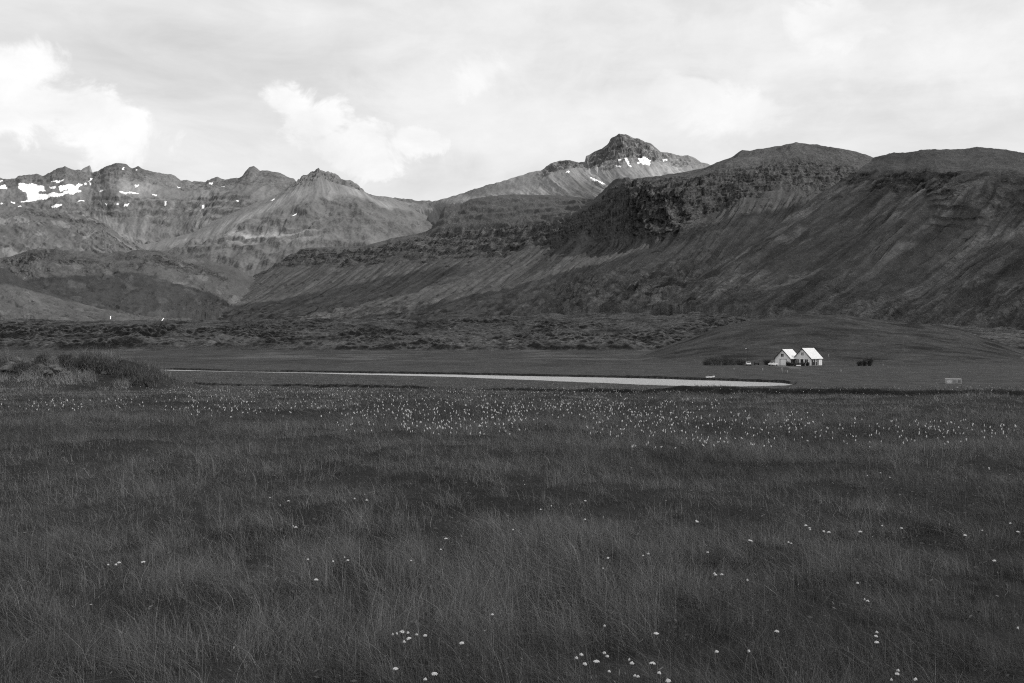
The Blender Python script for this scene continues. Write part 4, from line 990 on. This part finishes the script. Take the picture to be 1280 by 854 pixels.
def hull(bm, L, W, H, n=14, inset=0):
    rows = []
    for i in range(n):
        s = -1+2*i/(n-1); w = W*(1-max(0, s)**2.4*.97)*(1 if s > -.8 else .88); sh = .18*max(0, s)**2
        prof = [(0, sh*1.6),(w*.55, .05+sh),(w*.9, H*.55+sh),(w, H+sh)]
        rows.append([bm.verts.new((s*L, -p[0], p[1])) for p in prof[::-1]]+[bm.verts.new((s*L, p[0], p[1])) for p in prof[1:]])
    for a, b in zip(rows, rows[1:]):
        for j in range(len(a)-1): bm.faces.new([a[j], b[j], b[j+1], a[j+1]])
    bm.faces.new(rows[0])
    bmesh.ops.solidify(bm, geom=bm.faces[:], thickness=.03)
bm = bmesh.new(); hull(bm, 1.15, .5, .42); obj('hull', bm, M_TRIM, t, smooth=True)
for k in (-.5, .3):
    bm = bmesh.new(); box(bm, k-.1, k+.1, -.44, .44, .3, .34); obj('bench', bm, M_GREYWOOD, t)
for px, py, h, lab in ((885.4, 473.6, .75, 'grey mooring stake at the stern of the white boat'), (891.8, 472.6, .85, 'forked grey mooring stake at the bow of the white boat')):
    x, y, z = ground_at(px, py+.6); bm = bmesh.new(); tube(bm, (0,0,-.2), (.03,0,h), .06, .05, 6)
    if px > 890: tube(bm, (.02,0,h*.7), (.25,0,h*1.02), .045, .035, 6)
    o = obj('mooring_stake', bm, M_GREYWOOD, None, loc=(x, y+.5, z)); tag(o, lab, 'stake', 'mooring stakes at the boat')
# white slab in front of the hedge
x, y = at(998, 383.5); t = bmesh.new(); box(t, -.85, .95, -.25, .25, 0, .42, .06)
o = obj('stone_block', t, M_TRIM, None, loc=(x, y, gz(x, y)-.04)); tag(o, 'long low white block lying in front of the house hedge', 'block')

# ------------------------------------------------------------------ shrubs
def shrub(name, label, x, y, w, h, dens, group=None, upright=False, leaf=.16, seed=0, mat=None):
    rs = np.random.default_rng(seed); z = gz(x, y)
    t = thing(name, label, 'shrub', (x, y, z-.05), group=group)
    bm = bmesh.new(); tips = []
    for k in range(int(9+w*2)):
        a = rs.uniform(0, 6.28); r = w*.5*math.sqrt(rs.random())*.6; p0 = Vector((r*.5*math.cos(a), r*.5*math.sin(a), 0))
        p1 = Vector((r*1.6*math.cos(a), r*1.6*math.sin(a), h*rs.uniform(.65, 1.08)*(1-.35*(r/(w*.5))**2)))
        pm = (p0+p1)/2+Vector((rs.normal(0,.1), rs.normal(0,.1), .1*h)); tube(bm, p0, pm, .04, .03, 5); tube(bm, pm, p1, .03, .012, 4); tips.append((p0, pm, p1))
    obj('stem', bm, M_BARK, t)
    n = int(dens); V = []
    for k in range(n):
        p0, pm, p1 = tips[rs.integers(len(tips))]; s = rs.random()**.8; c = (p0.lerp(pm, s*2) if s < .5 else pm.lerp(p1, s*2-1))
        c = np.array(c)+rs.normal(0, .26, 3)*np.array([w/2.2, w/2.2, .9]); c[2] = max(c[2], .05)
        a = rs.normal(0, 1, 3)*((.35,.35,.2) if upright else (1,1,1))+((0,0,1) if upright else (0,0,0)); a /= np.linalg.norm(a); b = np.cross(a, rs.normal(0, 1, 3)); b /= np.linalg.norm(b); l = leaf*rs.uniform(.6, 1.4)
        kk = .14 if upright else .45; V += [c-a*l, c+b*l*kk, c+a*l, c-b*l*kk]
    q = np.arange(n*4).reshape(-1, 4)
    raw_mesh('foliage', np.array(V), quads=q, mat=mat or M_LEAF, smooth=False, parent=t)
    return t
WIL = [(881,1.9,2.2,'low outermost willow at the far end of the row from the lamp post'),(886.5,2.4,2.9,'second willow of the row, rounded and dark at its foot'),(892.5,2.6,3.3,'thick willow of the row with a tall ragged top'),(898.5,2.4,3.7,'tall willow of the row with a forked gap beside it'),(904.5,2.5,3.5,'dark willow midway in the row'),(910.5,2.5,3.9,'tallest willow of the row'),(917,2.6,3.7,'broad dark willow third from the lamp post'),(923,2.4,3.2,'rounded willow second from the lamp post'),(928,1.8,2.4,'small willow of the row next to the lamp post')]
for i, (px, w, h, lab) in enumerate(WIL):
    x, y = at(px+random.uniform(-1,1), 396+2*math.sin(i*2)); shrub('willow_shrub', lab, x, y, w*1.8, h*random.uniform(.75,1.1), 1000, 'willow row beside the farm', seed=40+i, leaf=.13)
x, y = at(958.5, 402); shrub('garden_bush', 'dark rounded bush behind the pickup at the garage wall', x, y, 3.4, 2.3, 1600, seed=60)
for i, (px, w, h, lab) in enumerate([(1075,2.3,1.9,'lower bush of the dark clump in the open grass, nearest the house'),(1080.5,2.3,2.2,'middle bush of the dark clump in the open grass'),(1087,2.8,3.1,'tallest bush of the dark clump in the open grass')]):
    x, y = at(px, 384+i); shrub('garden_bush', lab, x, y, w, h, 1500, 'dark clump of bushes past the house', seed=70+i)
for i, (px, h, lab) in enumerate([(985.5,1.5,'hedge bush under the garage corner'),(989,1.3,'hedge bush in front of the dark link shed'),(1000.5,.9,'low hedge bush just in front of the farmhouse door'),(1004.5,1.3,'hedge bush covering the door step'),(1009,1.4,'hedge bush under the small front window'),(994.5,.9,'low hedge bush under the big front window')]):
    x, y = at(px, 385.2); shrub('hedge_bush', lab, x, y, 1.9, h, 900, 'hedge bushes in front of the farmhouse', seed=80+i)

# shrubs and rocks on the grassy mound by the river
MS = [(83,447,1.6,1.2,'upright dark shrub on the crest of the mound'),(104,449,2.6,1.2,'rounded shrub topping the main hump'),(122,450,2.6,1.3,'bushy shrub on the riverward shoulder of the mound'),(140,456,2.4,1.1,'spreading shrub on the slope towards the river'),(160,464,2.4,1.1,'low shrub near the river end of the mound'),(178,473,2.0,.9,'small dark shrub at the very foot of the mound'),(52,449,1.4,1.0,'small tufted shrub among the mound rocks'),(28,456,2.2,1.0,'low shrub on the rocky hump of the mound')]
for i, (px, py, w, h, lab) in enumerate(MS):
    x, y, z = ground_at(px, py+h/100*F*.9); shrub('mound_shrub', lab, x, min(y, 112), w, h, 1300, 'shrubs on the river mound', leaf=.16, seed=110+i, upright=True, mat=M_RUSH)
RK = [(12,456,.5),(20,454,.7),(24,460,.5),(33,455,.5),(45,453,.6),(50,459,.5),(58,452,.5),(67,460,.55),(74,464,.5),(82,468,.45),(60,468,.45),(8,462,.6),(38,462,.4),(130,467,.35)]
for i, (px, py, s) in enumerate(RK):
    x, y, z = ground_at(px, py+2); y = min(y, 110)
    bm = bmesh.new(); bmesh.ops.create_icosphere(bm, subdivisions=3, radius=1)
    sd = random.uniform(0, 90)
    P = np.array([v.co[:] for v in bm.verts])
    dsp = 1+.35*noise(P[:,0]*1.3+sd, P[:,1]*1.3+P[:,2], 300+i)+.2*noise(P[:,0]*3+sd, P[:,2]*3+P[:,1]*2, 320+i)
    for v, k in zip(bm.verts, dsp): v.co = Vector((v.co.x*s*k*random.uniform(.95,1.05), v.co.y*s*k, v.co.z*s*.62*k))
    o = obj('mound_rock', bm, M_ROCK, None, loc=(x, y, gz(x, y)+s*.25)); o.rotation_euler = (0,0,random.uniform(0,6.28))
    tag(o, 'pale lichened rock poking out of the grassy river mound', 'rock', 'rocks on the river mound')

# ------------------------------------------------------------------ waterfalls in the two dark notches
def fall(path, d, w, label):
    V = []
    for px, py in path:
        x = (px-CX)/F*d; z = CAMZ+(HY-py)/F*d
        for yy, xx in ((0, -w), (-1.2, -w*.4), (-1.2, w*.4), (0, w)): V.append((x+xx+random.uniform(-.4,.4), d+yy, z))
        d -= 4
    n = len(path)
    o = raw_mesh('waterfall', np.array(V), quads=grid_quads(n, 4), mat=M_FALLS); kind(o, 'structure'); o['label'] = label; o['category'] = 'waterfall'
fall([(138.2,395.2),(138.2,396.5),(138,397.8),(138,399)], 2640, 1.0, 'short straight white waterfall in a dark notch under the hill')
fall([(204.6,397.6),(203.6,399),(202.8,400.2),(202,401.4),(200.4,402.6),(198.6,404.2)], 2640, 1.0, 'thin white waterfall slanting down the second dark notch')

# ------------------------------------------------------------------ camera
cam = bpy.data.cameras.new('camera'); cam.lens = 36*F/1280; cam.sensor_width = 36; cam.clip_start = .05; cam.clip_end = 60000
cam.shift_y = (HY-427.0)/1280
co = bpy.data.objects.new('camera', cam); COL.objects.link(co); co.location = (0,0,CAMZ); co.rotation_euler = (R(90),0,0)
scene.camera = co

# ------------------------------------------------------------------ light: sun from the right, broken cloud
SUN_AZ, SUN_EL = R(112), R(36)                                # azimuth clockwise from the view direction
sd = Vector((math.sin(SUN_AZ)*math.cos(SUN_EL), math.cos(SUN_AZ)*math.cos(SUN_EL), math.sin(SUN_EL)))
sun = bpy.data.lights.new('sun', 'SUN'); sun.energy = 4.2; sun.angle = R(.55); sun.color = (1,.985,.965)
so = bpy.data.objects.new('sun', sun); COL.objects.link(so); so.rotation_euler = sd.to_track_quat('Z', 'Y').to_euler(); so.location = (0,0,50)

def build_world():
    w = bpy.data.worlds.new('World'); scene.world = w; w.use_nodes = True
    nt = w.node_tree; N = nt.nodes.new; L = nt.links.new; bg = nt.nodes['Background']
    sky = N('ShaderNodeTexSky'); sky.sky_type = 'NISHITA'; sky.sun_disc = False; sky.sun_elevation = SUN_EL; sky.sun_rotation = SUN_AZ
    bw = N('ShaderNodeRGBToBW'); L(sky.outputs[0], bw.inputs[0])
    tc = N('ShaderNodeTexCoord'); sp = N('ShaderNodeSeparateXYZ'); L(tc.outputs['Generated'], sp.inputs[0])
    m = lambda op, a, b=None, c=None: math_node(nt, op, a, b, c)
    az = m('ARCTAN2', sp.outputs[0], sp.outputs[1]); el = m('ARCSINE', sp.outputs[2])
    cv = N('ShaderNodeCombineXYZ'); L(az, cv.inputs[0]); L(el, cv.inputs[1])
    def nz(scale, sy, detail, rough, off=0, dist=0):
        mp = N('ShaderNodeMapping'); mp.inputs['Scale'].default_value = (1, sy, 1); mp.inputs['Location'].default_value = (off, off*.7, off)
        L(cv.outputs[0], mp.inputs['Vector'])
        t = N('ShaderNodeTexNoise'); t.inputs['Scale'].default_value = scale; t.inputs['Detail'].default_value = detail; t.inputs['Roughness'].default_value = rough; t.inputs['Distortion'].default_value = dist
        L(mp.outputs[0], t.inputs['Vector']); return t.outputs['Fac']
    def ss(v, a, b):
        mr = N('ShaderNodeMapRange'); mr.interpolation_type = 'SMOOTHSTEP'; L(v, mr.inputs[0]); mr.inputs[1].default_value = a; mr.inputs[2].default_value = b; return mr.outputs[0]
    def A(px): return math.atan((px-CX)/F)
    def E(py): return math.atan((HY-py)/F)
    def blobm(px, py, rx, ry):
        dx = m('DIVIDE', m('SUBTRACT', az, A(px)), rx/F); dy = m('DIVIDE', m('SUBTRACT', el, E(py)), ry/F)
        r2 = m('ADD', m('MULTIPLY', dx, dx), m('MULTIPLY', dy, dy))
        return m('SUBTRACT', 1.0, m('SQRT', r2))               # 1 at the centre, 0 on the outline
    puff = nz(14, 1.25, 9, .62, 3.1, .4)
    fine = m('MULTIPLY_ADD', m('SUBTRACT', puff, .5), 3.2, -.06)
    def group(lst, a, b):
        cum = None
        for px, py, rx, ry in lst:
            q = blobm(px, py, rx, ry); cum = q if cum is None else m('MAXIMUM', cum, q)
        return ss(m('ADD', cum, fine), a, b)
    dens = group(((15,165,95,64),(120,182,92,44),(45,118,64,34),(390,160,62,40),(440,186,88,38),(512,180,44,20)), -.06, .42)
    thin = group(((640,140,190,60),(780,130,150,50),(390,205,140,30),(1070,50,110,46),(1230,110,120,70),(960,60,260,60),(700,40,260,36),(905,138,90,44),(610,92,60,50)), -.5, .8)
    lit = group(((905,146,70,36),(850,120,50,24),(1035,48,70,36),(600,92,40,34)), -.3, .6)
    dens = m('MAXIMUM', m('MAXIMUM', dens, m('MULTIPLY', thin, .45)), m('MULTIPLY', lit, .8))
    # sheet of higher cloud and the thinner grey openings between
    veil = nz(3.2, 2.6, 8, .6, 7.7, .8); wisp = nz(9, 3.0, 7, .6, 1.3, .5)
    v = m('ADD', m('MULTIPLY', m('SUBTRACT', veil, .5), 3.4), m('MULTIPLY', m('SUBTRACT', wisp, .5), 3.0))
    base = m('ADD', 7.6, v)
    # thin grey gap across the upper left, brighter towards the top
    gap = m('MAXIMUM', blobm(260, 95, 330, 60), blobm(540, 215, 170, 45)); gap = m('MULTIPLY', ss(gap, 0, .8), -1.0)
    base = m('ADD', base, gap)
    shade = m('MULTIPLY_ADD', m('SUBTRACT', nz(11, 1.6, 7, .6, 5.2, .3), .5), 5.0, 9.3)
    val = m('ADD', m('MULTIPLY', base, m('SUBTRACT', 1.0, dens)), m('MULTIPLY', shade, dens))
    low = ss(el, 0.02, -.12); val = m('MULTIPLY', val, m('SUBTRACT', 1.0, m('MULTIPLY', low, .7)))
    cover = .82
    out = m('ADD', m('MULTIPLY', bw.outputs[0], 1-cover), m('MULTIPLY', val, cover))
    L(out, bg.inputs['Color']); bg.inputs['Strength'].default_value = .117
build_world()

def cloud(cx, cy, cz, rx, ry, rz, seed, mat):
    bm = bmesh.new(); bmesh.ops.create_icosphere(bm, subdivisions=6, radius=1)
    P = np.array([v.co[:] for v in bm.verts])
    k = 1+.30*fbm(P[:,0]*2+seed, P[:,1]*2+P[:,2]*.7, seed, 5)+.12*fbm(P[:,0]*6+P[:,2]*3, P[:,1]*6+seed, seed+9, 3)
    P2 = P*k[:,None]*np.array([rx, ry, rz]); P2[:,2] = np.where(P2[:,2] < 0, P2[:,2]*.45, P2[:,2])
    for v, p in zip(bm.verts, P2): v.co = Vector(p)
    o = obj('cloud', bm, mat, None, smooth=True, loc=(cx, cy, cz)); kind(o, 'stuff', 'broad unseen cloud added overhead to shade the valley', 'cloud'); return o
def cloud_material():
    m, nt, b, N, L = new_mat('cloud_body')
    tr = N('ShaderNodeBsdfTranslucent'); tr.inputs['Color'].default_value = (.98,.98,.98,1)
    df = N('ShaderNodeBsdfDiffuse'); df.inputs['Color'].default_value = (.95,.95,.95,1)
    mx = N('ShaderNodeMixShader'); mx.inputs[0].default_value = .25; L(tr.outputs[0], mx.inputs[1]); L(df.outputs[0], mx.inputs[2])
    tp = N('ShaderNodeBsdfTransparent'); m2 = N('ShaderNodeMixShader'); m2.inputs[0].default_value = .45
    L(tp.outputs[0], m2.inputs[1]); L(mx.outputs[0], m2.inputs[2])
    L(m2.outputs[0], nt.nodes['Material Output'].inputs['Surface']); return m
M_CLOUD = cloud_material()
def shade_cloud(gx, gy, gzv, H, rx, ry, rz, seed):  # cloud out of view, added on the sun's path to shade a ground point
    k = (H-gzv)/sd.z; cloud(gx+sd.x*k, gy+sd.y*k, H, rx, ry, rz, seed, M_CLOUD)
shade_cloud(-150, 700, 0, 2100, 1900, 1500, 260, 1)
shade_cloud(900, 2300, 250, 2300, 1500, 900, 260, 2)
shade_cloud(-1500, 3900, 250, 3300, 1300, 520, 200, 3)

# ------------------------------------------------------------------ render settings
scene.view_settings.view_transform = 'Standard'; scene.view_settings.look = 'None'; scene.view_settings.gamma = 1; scene.view_settings.exposure = 0
scene.view_settings.use_curve_mapping = False
scene.render.engine = 'CYCLES'
c = scene.cycles; c.sample_clamp_indirect = 1.5; c.max_bounces = 8; c.diffuse_bounces = 4; c.transparent_max_bounces = 12; c.volume_bounces = 1; c.use_denoising = False; c.filter_width = 1.15
